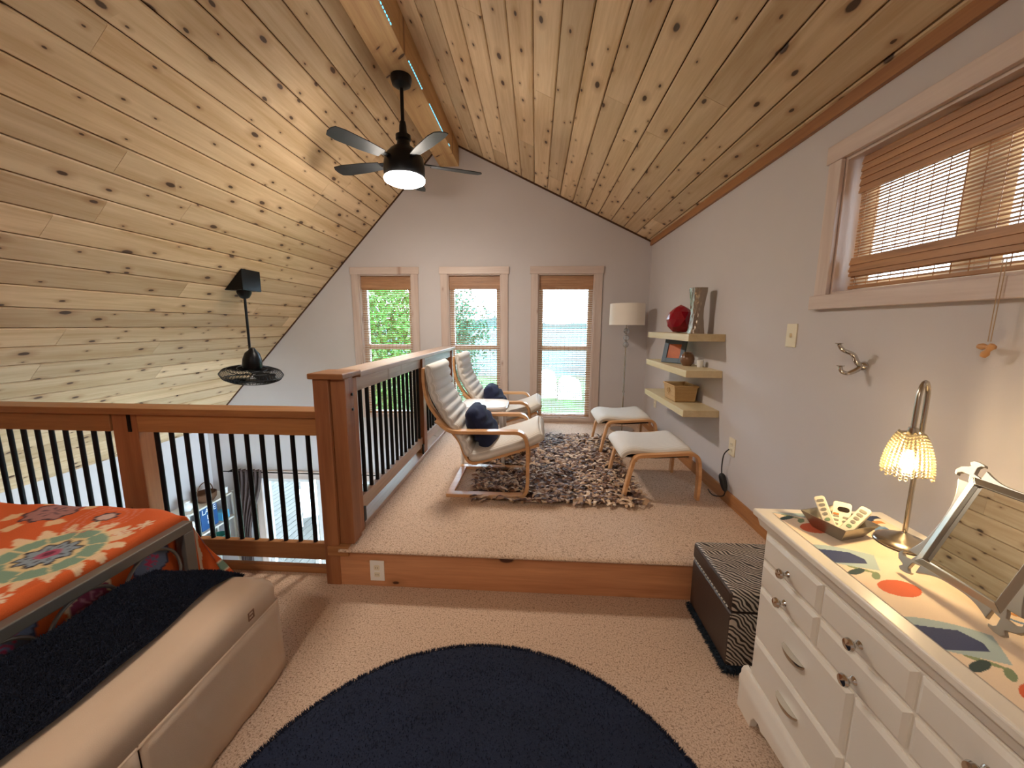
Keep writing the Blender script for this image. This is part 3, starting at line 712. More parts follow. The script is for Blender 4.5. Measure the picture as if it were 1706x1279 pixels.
tb = thing('side_table', 'small white side table with a tray top between the armchairs', 'table', (-.44, 3.30, PZ))
def rrect(w_, h_, r, n=6):
    out = []
    for cx, cy, a0 in ((w_-r, h_-r, 0), (-w_+r, h_-r, 90), (-w_+r, -h_+r, 180), (w_-r, -h_+r, 270)):
        for k in range(n+1): a = math.radians(a0+90*k/n); out.append((cx+r*math.cos(a), cy+r*math.sin(a)))
    return out
m_ = MB(); m_.prism(rrect(.205, .2, .08), (.695, .72), lambda u, v, w_: (-.44+u, 3.30+v*.95, w_)); m_.build('table_top', 'whitetop', tb, bevel=.006, smooth=True)
m_ = MB()
m_.tube([(-.44+u*.985, 3.30+v*.95*.985, .722) for u, v in rrect(.2, .195, .08)], .005, 6, True); m_.build('rim', 'whitetop', tb, smooth=True)
for sx, sy in ((-1, -1), (1, -1), (1, 1), (-1, 1)):
    m_ = MB(); m_.tube([(-.44+sx*.15, 3.30+sy*.145, .70), (-.44+sx*.175, 3.30+sy*.165, PZ)], [.02, .014], 10); m_.build('leg', 'whitetop', tb, smooth=True)
m_ = MB(); m_.box((-.60, 3.18, .64), (-.28, 3.45, .695)); m_.build('apron', 'whitetop', tb, bevel=.004)

# leather shag rug
rg = thing('shag_rug', 'brown leather strip shag rug under the armchair and footstool', 'rug', (.16, 3.23, PZ))
RX0, RX1, RY0, RY1 = -.44, .745, 2.42, 4.05
m_ = MB(); m_.box((RX0+.045, RY0+.045, PZ+.0002), (RX1-.045, RY1-.045, PZ+.0015)); m_.build('backing', 'leatherD', rg)
def strip_pts(L, wd, lift, bend):
    vs = []
    for k in range(5):
        t = k/4; x = L*(t-.2); z = lift*math.sin(PI*t*.8)+.003; ww = wd*(1-.55*abs(2*t-1)**2)
        y = bend*math.sin(PI*t)
        vs += [(x, y-ww/2, z), (x, y+ww/2, z+random.uniform(-.003, .003))]
    return vs, [(2*k, 2*k+2, 2*k+3, 2*k+1) for k in range(4)]
protos = []
for k in range(8):
    v_, f_ = strip_pts(random.uniform(.05, .075), random.uniform(.017, .026), random.uniform(.008, .02), random.uniform(-.012, .012))
    m_ = MB(); m_.add(v_, f_); me = m_.build('leather_strip', ['leatherA', 'leatherB', 'leatherC', 'leatherD'][k % 4], fix=False); protos.append(me)
N_ = 4200; pts = np.column_stack([rng.uniform(RX0, RX1, N_), rng.uniform(RY0, RY1, N_), rng.uniform(0, 2*PI, N_), rng.uniform(.008, .02, N_)])
pts = pts[np.argsort(pts[:, 1])]
near = 0; rest = {k: MB() for k in range(4)}
FEET = []
for dy in (0, 1.01):
    for y0 in (2.49, 3.02): FEET.append((-.62, -.03, y0+dy, y0+dy+.06))
    FEET.append((-.61, -.56, 2.49+dy, 3.08+dy))
for dx, dy in ((0, 0), (-.01, .93)):
    for y0 in (2.545, 3.055): FEET += [(.605+dx, .67+dx, y0+dy, y0+dy+.05), (1.1+dx, 1.14+dx, y0+dy, y0+dy+.05)]
for sx in (-1, 1):
    for sy in (-1, 1): FEET.append((-.44+sx*.175-.015, -.44+sx*.175+.015, 3.30+sy*.165-.015, 3.30+sy*.165+.015))
def blocked(x, y, a, m=.013):
    for t in (-.02, 0, .02, .04, .062):
        px, py = x+t*math.cos(a), y+t*math.sin(a)
        for x0, x1, y0, y1 in FEET:
            if x0-m < px < x1+m and y0-m < py < y1+m: return True
    return False
for i, (x, y, a, z) in enumerate(pts):
    k = random.randrange(8)
    tries = 0
    while blocked(x, y, a) and tries < 10: a = random.uniform(0, 2*PI); tries += 1
    if tries == 10 and blocked(x, y, a): continue
    if near < 290:
        src = protos[k]
        o = src if (near < 8 and not src.parent and (k := k) is not None and src.get('used') is None) else src.copy()
        if o is not src: COL.objects.link(o)
        else: src['used'] = 1
        o.matrix_basis = TR((x, y, PZ+z), (a, 'Z'), (random.uniform(-.25, .25), 'X')); o.parent = None; adopt(o, rg); near += 1
    else:
        v_, f_ = strip_pts(random.uniform(.05, .075), random.uniform(.017, .026), random.uniform(.008, .02), random.uniform(-.012, .012))
        mt = TR((x, y, PZ+z), (a, 'Z'), (random.uniform(-.3, .3), 'X')); rest[k % 4].add([mt @ Vector(p) for p in v_], f_)
for p in protos:
    if not p.parent: bpy.data.objects.remove(p)
for k in range(4): rest[k].build('shag_strips', ['leatherA', 'leatherB', 'leatherC', 'leatherD'][k], rg, fix=False, kind='stuff')

# floor lamp
lp = thing('floor_lamp', 'floor lamp with white drum shade and crystal balls in the corner', 'lamp', (1.0, 4.36, PZ)); LX, LY = 1.0, 4.36
m_ = MB(); m_.lathe([(0, PZ), (.13, PZ), (.13, PZ+.012), (.03, PZ+.022), (0, PZ+.022)], (LX, LY, 0), 28); m_.build('base', 'chrome', lp, smooth=True)
m_ = MB(); m_.tube([(LX, LY, PZ+.02), (LX, LY, 1.45)], .0085, 12); m_.tube([(LX, LY, .655), (LX, LY, .675)], .013, 12); m_.build('pole', 'chrome', lp, smooth=True)
for z in (1.345, 1.27, 1.195):
    m_ = MB(); m_.lathe([(0, -.033)]+[(.033*math.cos(a), .033*math.sin(a)) for a in [(-1+2*i/9)*1.45 for i in range(10)]]+[(0, .033)], (LX, LY, z), 16); m_.build('crystal_ball', 'crystal', lp, smooth=True)
m_ = MB(); m_.lathe([(.186, 1.41), (.19, 1.41), (.186, 1.64), (.182, 1.64)], (LX, LY, 0), 40); m_.f = m_.f[:-2]; m_.mi = m_.mi[:-2]; m_.build('lamp_shade', 'shade', lp, smooth=True)
m_ = MB()
for k in range(3): a = k*2*PI/3; m_.tube([(LX, LY, 1.42), (LX+.186*math.cos(a), LY+.186*math.sin(a), 1.42)], .002, 5)
m_.build('shade_ring', 'chrome', lp)

# wall shelves and what stands on them
SHZ = (1.345, 1.09, .805)
for i, z in enumerate(SHZ):
    m_ = MB(); m_.box((1.06, 2.76, z-.05), (XR, 3.74, z)); tag(m_.build('wall_shelf', 'maple', bevel=.002), ['pale floating wall shelf holding the red and silver vases', 'pale floating wall shelf holding the picture frame and clay jar', 'pale floating wall shelf holding the wicker box'][i], 'shelf', 'floating shelves')
m_ = MB(); bm = bmesh.new(); bmesh.ops.create_icosphere(bm, subdivisions=2, radius=1)
for v in bm.verts:
    k = 1+random.uniform(-.07, .07); v.co = Vector((v.co.x*.102*k, v.co.y*.102*k, v.co.z*.118*k))
for v in bm.verts:
    if v.co.z < -.104: v.co.z = -.108
me = bpy.data.meshes.new('red_vase'); bm.to_mesh(me); bm.free(); me.materials.append(M['redglass'])
o = bpy.data.objects.new('faceted_vase', me); COL.objects.link(o); o.location = (1.165, 3.235, SHZ[0]+.109); tag(o, 'round faceted red vase on the top wall shelf', 'vase')
m_ = MB()
def svase(u, v):
    a = 2*PI*u; h = v*.335; k = 1-.24*math.sin(PI*min(1, v*1.05))**1.2; ex = .054*k*(1.0 if v < .5 else 1.0+.1*(v-.5))
    c_, s_ = math.cos(a), math.sin(a); q = max(abs(c_), abs(s_)); q = 1/(q**.55); nz = .002*math.sin(13*a+9*v)*math.cos(21*v+3*a)
    return (1.20+(ex*q*c_+nz), 3.0+(ex*q*s_+nz), SHZ[0]+h)
m_.grid(49, 30, svase); m_.lathe([(0, SHZ[0]+.001), (.045, SHZ[0]+.001), (0, SHZ[0]+.0012)], (1.2, 3.0, 0), 20)
tag(m_.build('waisted_vase', 'hammered', smooth=True), 'tall waisted silver vase on the top wall shelf', 'vase')
pf = thing('picture_frame', 'slate blue picture frame leaning on the middle wall shelf', 'frame', (1.17, 3.33, SHZ[1]))
mt = TR((1.17, 3.33, SHZ[1]+.101), (math.radians(-52), 'Z'), (math.radians(-14), 'X'))
m_ = MB()
for a, b in (((-.10, -.1), (-.06, .1)), ((.06, -.1), (.10, .1)), ((-.06, -.1), (.06, -.06)), ((-.06, .06), (.06, .1))):
    m_.obox(mt @ Matrix.Translation(((a[0]+b[0])/2, 0, (a[1]+b[1])/2)), (b[0]-a[0], .016, b[1]-a[1]))
m_.build('frame', 'slate', pf, bevel=.002)
m_ = MB(); m_.obox(mt @ Matrix.Translation((0, .003, 0)), (.124, .004, .124)); m_.build('picture', 'photo', pf)
m_ = MB(); m_.obox(TR((1.205, 3.385, SHZ[1]+.06), (math.radians(-52), 'Z'), (math.radians(20), 'X')), (.05, .004, .12)); m_.build('easel_back', 'slate', pf)
jr = thing('clay_jar', 'round brown clay jar beside the picture frame', 'jar', (1.20, 3.12, SHZ[1]))
m_ = MB(); m_.lathe([(0, 0), (.03, 0), (.05, .03), (.055, .055), (.045, .085), (.028, .098), (.032, .108), (.026, .108), (.02, .09), (0, .08)], (1.20, 3.12, SHZ[1]), 24); m_.build('body', 'clayjar', jr, smooth=True)
for k in range(2):
    a = .9+k*PI; m_ = MB(); m_.tube(crom([(1.2+.045*math.cos(a), 3.12+.045*math.sin(a), SHZ[1]+.075), (1.2+.062*math.cos(a), 3.12+.062*math.sin(a), SHZ[1]+.095), (1.2+.03*math.cos(a), 3.12+.03*math.sin(a), SHZ[1]+.103)], 5), .005, 6); m_.build('handle', 'clayjar', jr, smooth=True)
lathe_thing('votive_cup', 'small pale votive cup behind the clay jar', 'cup', [(0, 0), (.02, 0), (.026, .055), (.022, .055), (.017, .008), (0, .008)], (1.26, 3.02, SHZ[1]), 'white_cer', 16)
wbk = thing('wicker_box', 'small rectangular wicker box on the bottom wall shelf', 'basket', (1.19, 3.16, SHZ[2]))
m_ = MB(); x0, x1, y0, y1, z0, h = 1.105, 1.26, 3.06, 3.30, SHZ[2], .125; fl_ = .012
for k in range(14):
    t = k/14; e = fl_*t; za_ = z0+h*t; zb_ = z0+h*(t+.068)
    for q0, q1 in (((x0-e, y0-e, za_), (x1+e, y0-e+.008, zb_)), ((x0-e, y1+e-.008, za_), (x1+e, y1+e, zb_)), ((x0-e, y0-e+.008, za_), (x0-e+.008, y1+e-.008, zb_)), ((x1+e-.008, y0-e+.008, za_), (x1+e, y1+e-.008, zb_))): m_.box(q0, q1)
m_.box((x0, y0, z0), (x1, y1, z0+.006)); m_.build('weave', 'wicker', wbk, bevel=.002)
m_ = MB(); m_.tube([(x0-fl_, y0-fl_, z0+h), (x1+fl_, y0-fl_, z0+h), (x1+fl_, y1+fl_, z0+h), (x0-fl_, y1+fl_, z0+h)], .007, 6, True); m_.build('rim', 'wicker', wbk)
m_ = MB(); m_.tube([(x0-fl_-.004, 3.18+.022*math.cos(a), z0+.078+.022*math.sin(a)) for a in [2*PI*i/14 for i in range(14)]], .004, 6, True); m_.build('ring_pull', 'wicker', wbk)

# wall plates, hook, cord
def wplate(name, label, cat, y, z, w_, h_, mat, face='R'):
    r = thing(name, label, cat, (XR, y, z)); m_ = MB(); m_.box((XR-.006, y-w_/2, z-h_/2), (XR, y+w_/2, z+h_/2)); m_.build('cover_plate', mat, r, bevel=.002); return r
sw = wplate('light_switch', 'ivory light switch plate below the high window', 'switch', 2.067, 1.355, .078, .118, 'plate')
m_ = MB(); m_.box((XR-.016, 2.062, 1.347), (XR-.006, 2.072, 1.367)); m_.build('toggle', 'plate', sw)
def sockets(r, fn):
    for dz in (-.02, .02):
        m_ = MB(); m_.prism(rrect(.015, .0135, .006, 3), (0, .003), lambda u, v, w_: fn(u, v+dz, w_+.006)); s_ = m_.build('socket', 'plate', r)
        for du in (-.006, .006):
            m_ = MB(); m_.box(fn(du-.001, dz-.004, .0085), fn(du+.001, dz+.004, .0095)); m_.build('slot', 'dark', s_)
ou = wplate('wall_outlet', 'ivory wall outlet above the baseboard with a black cord plugged in', 'outlet', 2.54, .61, .078, .118, 'plate'); sockets(ou, lambda u, v, w_: (XR-w_, 2.54+u, .61+v))
o2 = wplate('wall_outlet', 'ivory wall outlet on the right wall under the far end of the shelves', 'outlet', 4.2, .58, .078, .118, 'plate'); sockets(o2, lambda u, v, w_: (XR-w_, 4.2+u, .58+v))
ro = thing('wall_outlet', 'white outlet set in the pine step riser', 'outlet', (-.836, 1.85, .093))
m_ = MB(); m_.box((-.875, 1.844, .035), (-.797, 1.85, .151)); m_.build('cover_plate', 'whitepl', ro, bevel=.002); sockets(ro, lambda u, v, w_: (-.836+u, 1.85-w_, .093+v))
pc = thing('power_cord', 'black power adapter and cord hanging by the wall outlet', 'cord', (XR-.03, 2.56, PZ))
m_ = MB(); m_.tube(crom([(XR-.012, 2.555, .59), (XR-.04, 2.56, .55), (XR-.035, 2.585, .46), (XR-.03, 2.585, .395)], 6), .004, 8); m_.tube(crom([(XR-.03, 2.52, .31), (XR-.04, 2.53, .27), (XR-.06, 2.62, .235), (XR-.05, 2.72, .232)], 6), .004, 8); m_.build('cable', 'blackpl', pc, smooth=True)
m_ = MB(); m_.tube(crom([(XR-.03, 2.585, .41), (XR-.03, 2.58, .39), (XR-.03, 2.55, .345), (XR-.03, 2.52, .305)], 5), [.006, .010, .014, .017, .02, .021, .022, .022, .022, .022, .021, .02, .018, .015, .011, .006][:16], 10); m_.build('adapter', 'blackpl', pc, smooth=True)
hk = thing('coat_hook', 'silver double coat hook on the wall above the dresser', 'hook', (XR, 1.61, 1.245))
m_ = MB(); m_.lathe([(0, 0), (.02, 0), (.018, .008), (.012, .016), (0, .018)], (XR, 1.61, 1.245), 18, Matrix.Rotation(-PI/2, 3, 'Y')); m_.build('rosette', 'chrome', hk, smooth=True)
hx = lambda d_, dy, z: (XR-d_, 1.61+dy, z)
for nm, ps in (('upper_hook', [(.012, 0, 1.245), (.03, .0, 1.26), (.045, .005, 1.29), (.08, .012, 1.308), (.095, .016, 1.33)]), ('lower_hook', [(.012, 0, 1.243), (.03, 0, 1.228), (.055, .006, 1.215), (.075, .012, 1.222), (.08, .014, 1.24)])):
    m_ = MB(); q = crom([hx(*p) for p in ps], 6); m_.tube(q, [.0105-.004*i/len(q) for i in range(len(q))], 10); e = ps[-1]
    m_.lathe([(0, 0), (.004, 0), (.014, .006), (.013, .008), (0, .009)], hx(e[0], e[1], e[2]-.002), 12); m_.build(nm, 'chrome', hk, smooth=True)

# ------------------------------------------------------------------ dresser and what stands on it
dr = thing('dresser', 'white painted dresser with silver knobs under the high window', 'dresser', (.98, .47, 0))
DX0, DX1, DY0, DY1, DZT = .793, 1.165, -.335, 1.268, .785
m_ = MB(); m_.box((DX0, DY0, .11), (DX1, DY1, .752)); m_.build('body', 'dresserw', dr, bevel=.003)
m_ = MB(); m_.box((DX0-.041, DY0-.03, .762), (DX1+.005, DY1+.022, DZT)); m_.build('top', 'dresserw', dr, bevel=.006, seg=3)
m_ = MB(); m_.prism([(DX0-.001, .752), (DX0-.012, .728), (DX0-.018, .728), (DX0-.03, .7615), (DX1, .7615), (DX1, .752)], (DY0-.015, DY1+.012), lambda u, v, w_: (u, w_, v)); m_.build('cornice', 'dresserw', dr)
m_ = MB(); pf_ = [(DX0+.002, .17), (DX0-.012, .168), (DX0-.02, .155), (DX0-.02, .14), (DX0-.026, .13), (DX0-.026, .10), (DX0+.01, .10)]
m_.prism(pf_, (DY0-.02, DY1+.025), lambda u, v, w_: (u, w_, v)); m_.box((DX0+.01, DY1, .10), (DX1, DY1+.025, .165)); m_.build('base_moulding', 'dresserw', dr, smooth=True)
# scalloped apron with bracket feet
yy = [DY1+.025]; prof = [(DY1+.028, .10), (DY1+.028, 0), (DY1-.055, 0)]
prof += [(DY1-.06, .03), (DY1-.075, .055), (DY1-.10, .062), (DY1-.115, .05), (DY1-.15, .06), (DY1-.25, .072)]
ym = (DY0+DY1)/2; prof += [(ym+.2, .078), (ym, .07)]
full = prof + [(2*ym-a, b) for a, b in prof[::-1][1:]]
m_ = MB(); m_.prism(full, (DX0-.022, DX0+.004), lambda u, v, w_: (w_, u, v)); m_.build('apron', 'dresserw', dr, bevel=.002)
for ya, yb in ((DY1-.03, DY1+.027), (DY0-.027, DY0+.03)):
    for xa in (DX0-.02, DX1-.06):
        m_ = MB(); m_.box((xa+.003, ya, 0), (xa+.06, yb, .10)); m_.build('foot', 'dresserw', dr, bevel=.004)
def drawer(y0, y1, z0, z1, pull):
    m_ = MB(); e = .014
    a = [(DX0-.004, y0+.003, z0+.003), (DX0-.004, y1-.003, z0+.003), (DX0-.004, y1-.003, z1-.003), (DX0-.004, y0+.003, z1-.003)]
    b = [(DX0-.010, y0+e, z0+e), (DX0-.010, y1-e, z0+e), (DX0-.010, y1-e, z1-e), (DX0-.010, y0+e, z1-e)]
    c_ = [(DX0+.002, p[1], p[2]) for p in a]
    m_.add(c_+a+b, [(0, 1, 5, 4), (1, 2, 6, 5), (2, 3, 7, 6), (3, 0, 4, 7), (4, 5, 9, 8), (5, 6, 10, 9), (6, 7, 11, 10), (7, 4, 8, 11), (8, 9, 10, 11)])
    d_ = m_.build('drawer', 'dresserw', dr, bevel=.0015)
    if pull == 'knob':
        m_ = MB(); m_.lathe([(0, 0), (.011, 0), (.009, .004), (.006, .008), (.006, .014), (.012, .018), (.0155, .024), (.013, .030), (0, .033)], (DX0-.0095, (y0+y1)/2, (z0+z1)/2-.014), 18, Matrix.Rotation(-PI/2, 3, 'Y')); m_.build('knob', 'chrome', d_, smooth=True)
    else:
        for yc in ([(y0+y1)/2] if y1-y0 < .5 else [y0+.12, y1-.12]):
            m_ = MB(); n = 12
            zc = (z0+z1)/2+.012
            def fn(u, v): return (DX0-.0095-.021*math.sqrt(max(0, 1-v*v)), yc+.047*math.cos(PI*u)*v, zc-.03*math.sin(PI*u)*v)
            m_.grid(17, 8, fn); n0 = 9
            m_.grid(17, 2, lambda u, v: (DX0-.0095-.021*math.sqrt(max(0, 1-(2*u-1)**2))*v, yc+.047*(2*u-1), zc))
            m_.build('cup_pull', 'nickel', d_, smooth=True)
cw = (DY1-DY0)/6
for k in range(6):
    y1_ = DY1-.004-k*cw*.995; y0_ = y1_-cw*.99
    for z0_, z1_ in ((.613, .708), (.515, .610)): drawer(y0_, y1_, z0_, z1_, 'knob')
cw = (DY1-DY0)/4
for k in range(4):
    y1_ = DY1-.004-k*cw*.995; y0_ = y1_-cw*.99
    for z0_, z1_ in ((.326, .511), (.168, .322)): drawer(y0_, y1_, z0_, z1_, 'cup')
# printed runner
nx, ny = 170, 620; RX = (.795, 1.125); RYY = (.0, 1.255)
m_ = MB(); m_.grid(nx, ny, lambda u, v: (RX[0]+(RX[1]-RX[0])*u, RYY[0]+(RYY[1]-RYY[0])*v, DZT+.0015+.0006*math.sin(40*v)*math.sin(17*u)))
o = m_.build('table_runner', 'runner', smooth='all', fix=False); tag(o, 'printed citrus table runner lying along the dresser top', 'runner')
co = np.array([v.co for v in o.data.vertices]); X, Y = co[:, 0], co[:, 1]; colr = np.tile(np.array(lin('#efd9c0')), (len(X), 1))
def paint(mask, c): colr[mask] = lin(c)
P_ = .275
def ell(cx, cy, a, b, th):
    c_, s_ = math.cos(th), math.sin(th); dx, dy = X-cx, Y-cy; return ((dx*c_+dy*s_)/a)**2+((-dx*s_+dy*c_)/b)**2
for k in range(-1, 5):
    y0 = 1.03-k*P_
    a = (Y < y0+.035-.35*(X-.8)**2*8) & (Y > y0-.055-.3*(X-.8)) & (X < .93-.6*np.abs(Y-y0)); paint(a, '#a9bdc0')
    b = (Y < y0+.012-.15*(X-.8)) & (Y > y0-.05) & (X < .885-.5*np.abs(Y-y0+.03)); paint(b, '#34406a')
    paint(ell(.87, y0-.145, .048, .03, .2) < 1, '#d8633a'); paint(ell(.855, y0-.10, .02, .008, .8) < 1, '#7d9070')
    paint(ell(.84, y0-.075, .028, .006, -.5) < 1, '#8b9a72')
    for j, cc in enumerate(('#2f3c5a', '#c98a4a', '#6d8cae', '#c98a4a', '#6d8cae')):
        r_ = np.hypot(X-1.12+.02*j, (Y-(y0+.165-.028*j))); paint((np.abs(r_-.05+.006*j) < .009-.0012*j) & (X < 1.12-.02*j+.01), cc)
    paint(ell(1.05, y0-.12, .03, .02, 1.0) < 1, '#c8553a'); paint(ell(1.06, y0-.03, .035, .008, .6) < 1, '#5d6a52')
    paint(ell(.82, y0+.19, .03, .009, .4) < 1, '#2f4648')
vcolors(o, np.column_stack([colr, np.ones(len(X))]))
# bead lamp
bl_ = thing('bead_lamp', 'lit brass lamp with a beaded shade on the dresser', 'lamp', (1.055, 1.085, DZT+.003)); BX, BY = 1.055, 1.085
z0 = DZT+.003
m_ = MB(); m_.lathe([(0, 0), (.062, 0), (.064, .004), (.06, .01), (.045, .017), (.02, .024), (.012, .032), (0, .034)], (BX, BY, z0), 36); m_.build('base', 'nickel', bl_, smooth=True)
px_, py_ = BX+.012, BY+.012; dx_, dy_ = -.84, -.54; SC = (px_+dx_*.070, py_+dy_*.070)
neck = [(px_, py_, z0+.02), (px_, py_, 1.10), (px_, py_, 1.19)] + [(px_+dx_*(.035-.035*math.cos(a)), py_+dy_*(.035-.035*math.cos(a)), 1.205+.05*math.sin(a)) for a in [PI*i/10 for i in range(1, 10)]] + [(SC[0], SC[1], 1.19), (SC[0], SC[1], 1.125)]
m_ = MB(); m_.tube(neck, .0058, 12); m_.build('gooseneck', 'nickel', bl_, smooth=True)
m_ = MB(); m_.lathe([(0, 1.135), (.010, 1.135), (.012, 1.115), (.011, 1.075), (0, 1.07)], (*SC, 0), 14); m_.build('socket', 'nickel', bl_, smooth=True)
m_ = MB(); m_.lathe([(0, 1.07), (.008, 1.068), (.013, 1.05), (.015, 1.03), (.010, 1.012), (0, 1.006)], (*SC, 0), 16); m_.build('bulb', 'bulb', bl_, smooth=True)
m_ = MB()
def octa(mb, c, r):
    x, y, z = c; mb.add([(x+r, y, z), (x-r, y, z), (x, y+r, z), (x, y-r, z), (x, y, z+r), (x, y, z-r)], [(0, 2, 4), (2, 1, 4), (1, 3, 4), (3, 0, 4), (2, 0, 5), (1, 2, 5), (3, 1, 5), (0, 3, 5)])
for k in range(30):
    a = 2*PI*k/30
    for j in range(15+random.choice((0, 0, 1))):
        t = j/14; r_ = .026+.025*math.sin(min(1, t*1.0)*PI/2)**.8; z = 1.118-.105*t; octa(m_, (SC[0]+r_*math.cos(a), SC[1]+r_*math.sin(a), z+.004*math.sin(a*3)), .0052)
m_.build('bead_strands', 'bead', bl_, kind='stuff')
m_ = MB()
for R_, z in ((.026, 1.119), (.051, 1.014)): m_.tube([(SC[0]+R_*math.cos(a), SC[1]+R_*math.sin(a), z) for a in [2*PI*i/24 for i in range(24)]], .0012, 5, True)
m_.build('shade_wire', 'nickel', bl_)
# tray and remotes
ty = thing('metal_tray', 'square flared metal tray holding the remote controls', 'tray', (.916, 1.14, DZT+.003))
mt = TR((.916, 1.14, DZT+.003), (math.radians(18), 'Z')); m_ = MB(); a, b, h = .042, .066, .046
inn = lambda s, z: [(-s, -s, z), (s, -s, z), (s, s, z), (-s, s, z)]
V = inn(a, 0)+inn(b, h)+inn(b-.003, h)+inn(a-.002, .003)
m_.add([mt @ Vector(p) for p in V], [(3, 2, 1, 0)]+[(i, (i+1) % 4, 4+(i+1) % 4, 4+i) for i in range(4)]+[(4+i, 4+(i+1) % 4, 8+(i+1) % 4, 8+i) for i in range(4)]+[(8+i, 8+(i+1) % 4, 12+(i+1) % 4, 12+i) for i in range(4)]+[(12, 13, 14, 15)])
m_.build('tray', 'pewter', ty)
def remote(label, mt, w_, L, kind):
    r = thing('remote_control', label, 'remote', mt.translation, group='ivory remotes in the metal tray')
    m_ = MB(); m_.prism(rrect(w_/2, L/2, .008, 4), (-.007, .007), lambda u, v, t: mt @ Vector((u, v, t))); m_.build('body', 'remote', r, bevel=.002)
    def bt(nm, u, v, a, b, mat):
        m_ = MB(); m_.prism(rrect(a, b, min(a, b)*.9, 3), (.0065, .0085), lambda x, y, t: mt @ Vector((u+x, v+y, t))); m_.build(nm, mat, r)
    if kind == 'fan':
        for k in range(4): bt('button', 0, L/2-.016-.014*k, .009-.0012*k, .0045, 'btn')
        bt('button', 0, -L/2+.03, .006, .005, 'btng')
    else:
        bt('screen', .004, L/2-.026, .014, .008, 'lcd'); bt('button', -.012, L/2-.045, .007, .003, 'btno')
        for i in range(3):
            for j in (-1, 1): bt('button', j*.011, -.005-.013*i, .007, .003, 'btn')
    return r
tz = DZT+.003
TRAY = mt.copy()
def RM(bottom, pix, L, roll=0):
    # lower end inside the tray (tray coordinates), upper end along the direction of a photo pixel, so it leans on the rim
    B = TRAY @ Vector(bottom); cm = cam_matrix(); C = cm.translation
    d = (cm.to_3x3() @ Vector(((pix[0]-853)/F_PX, -(pix[1]-639.5)/F_PX, -1))).normalized(); q = C-B; bb = q.dot(d); t = -bb+math.sqrt(max(0, bb*bb-q.dot(q)+L*L))
    t = -bb if bb*bb-q.dot(q)+L*L < 0 else t
    ya = (C+d*t-B).normalized(); mid = B+ya*L/2; za = (C-mid); za = (za-ya*za.dot(ya)).normalized(); xa = ya.cross(za)
    m = Matrix((xa, ya, za)).transposed().to_4x4(); m.translation = mid
    return m @ Matrix.Rotation(roll, 4, 'Y')
remote('narrow ivory remote standing at the end of the metal tray', RM((-.0326, -.0085, .014), (1364, 827), .105), .028, .105, 'fan')
remote('wide ivory remote with a dark screen in the metal tray', RM((-.0073, -.0111, .0098), (1404, 838), .095), .044, .095, 'ac')
remote('narrow ivory remote leaning against the metal tray edge', RM((-.0236, -.0305, .0122), (1445, 848), .105, -.3), .028, .105, 'fan')
# mirror
mr = thing('table_mirror', 'pewter framed mirror with scrolled corners leaning on the dresser', 'mirror', (.96, .836, DZT+.003))
O_ = Vector((.945, .836, .845)); ex_ = Vector((.0, -1, 0)); up_ = Vector((.405, 0, .914)).normalized(); nn_ = ex_.cross(up_)
if nn_.x > 0: nn_ = -nn_
def mm(u, v, w_): return tuple(O_ + ex_*u + up_*v + nn_*w_)
GW, GH = .0738, .209
m_ = MB(); m_.prism([(-GW-.004, -.004), (GW+.004, -.004), (GW+.004, GH+.004), (-GW-.004, GH+.004)], (-.002, .0005), mm); m_.build('mirror_glass', 'mirror', mr)
fo = .034
def cham(a, b, c_, d_):      # moulded bar quad around the glass
    m_.add([mm(*a, .0), mm(*b, .0), mm(*c_, .0), mm(*d_, .0), mm(*a, .012), mm(*b, .012), mm(*c_, .006), mm(*d_, .006)], [(0, 3, 2, 1), (4, 5, 6, 7), (0, 1, 5, 4), (1, 2, 6, 5), (2, 3, 7, 6), (3, 0, 4, 7)])
m_ = MB()
I = [(-GW, 0), (GW, 0), (GW, GH), (-GW, GH)]; E_ = [(-GW-.016, -.016), (GW+.016, -.016), (GW+.016, GH+.016), (-GW-.016, GH+.016)]
for k in range(4): cham(I[k], I[(k+1) % 4], E_[(k+1) % 4], E_[k])
m_.build('inner_bead', 'pewter', mr, bevel=.0015)
# outer fretwork: concave sides and scrolled corners
def corner(cx, cy, sx, sy):
    # scroll outline near a corner, local (outwards positive)
    q = [(.0, -.03), (.012, -.005), (.016, .008), (.036, .010), (.044, .004), (.043, -.004), (.050, -.001), (.054, .012), (.046, .026), (.030, .033), (.026, .036), (.033, .046), (.026, .054), (.012, .054), (-.001, .050), (-.004, .043), (.004, .044), (.010, .036), (.008, .016), (-.005, .012), (-.03, .0)]
    return [(cx+sx*a*.85, cy+sy*b*.78) for a, b in q]
for sx, sy in ((1, 1), (-1, 1), (-1, -1), (1, -1)):
    m_ = MB(); pl = corner(sx*(GW+.010), (GH+.010 if sy > 0 else -.010), sx, sy)
    if sx*sy < 0: pl = pl[::-1]
    m_.prism(pl, (-.003, .006), mm); m_.build('scroll_corner', 'pewter', mr, bevel=.001)
for side in range(4):
    m_ = MB(); n = 12; pl = []
    if side % 2 == 0:
        yb = -.012 if side == 0 else GH+.012; sg = -1 if side == 0 else 1
        pl = [(GW*(2*i/n-1), yb+sg*(.006+.020*(1-math.sin(PI*i/n))**1.5)) for i in range(n+1)] + [(GW, yb), (-GW, yb)]
    else:
        xb = (GW+.012)*(1 if side == 1 else -1); sg = 1 if side == 1 else -1
        pl = [(xb+sg*(.006+.022*(1-math.sin(PI*i/n))**1.5), GH*i/n) for i in range(n+1)] + [(xb, GH), (xb, 0)]
    m_.prism(pl, (-.003, .006), mm); m_.build('fret_side', 'pewter', mr, bevel=.001)
m_ = MB(); m_.tube([mm(0, .12, -.004), (1.10, .836, DZT+.006)], .004, 6); m_.build('easel_leg', 'pewter', mr)

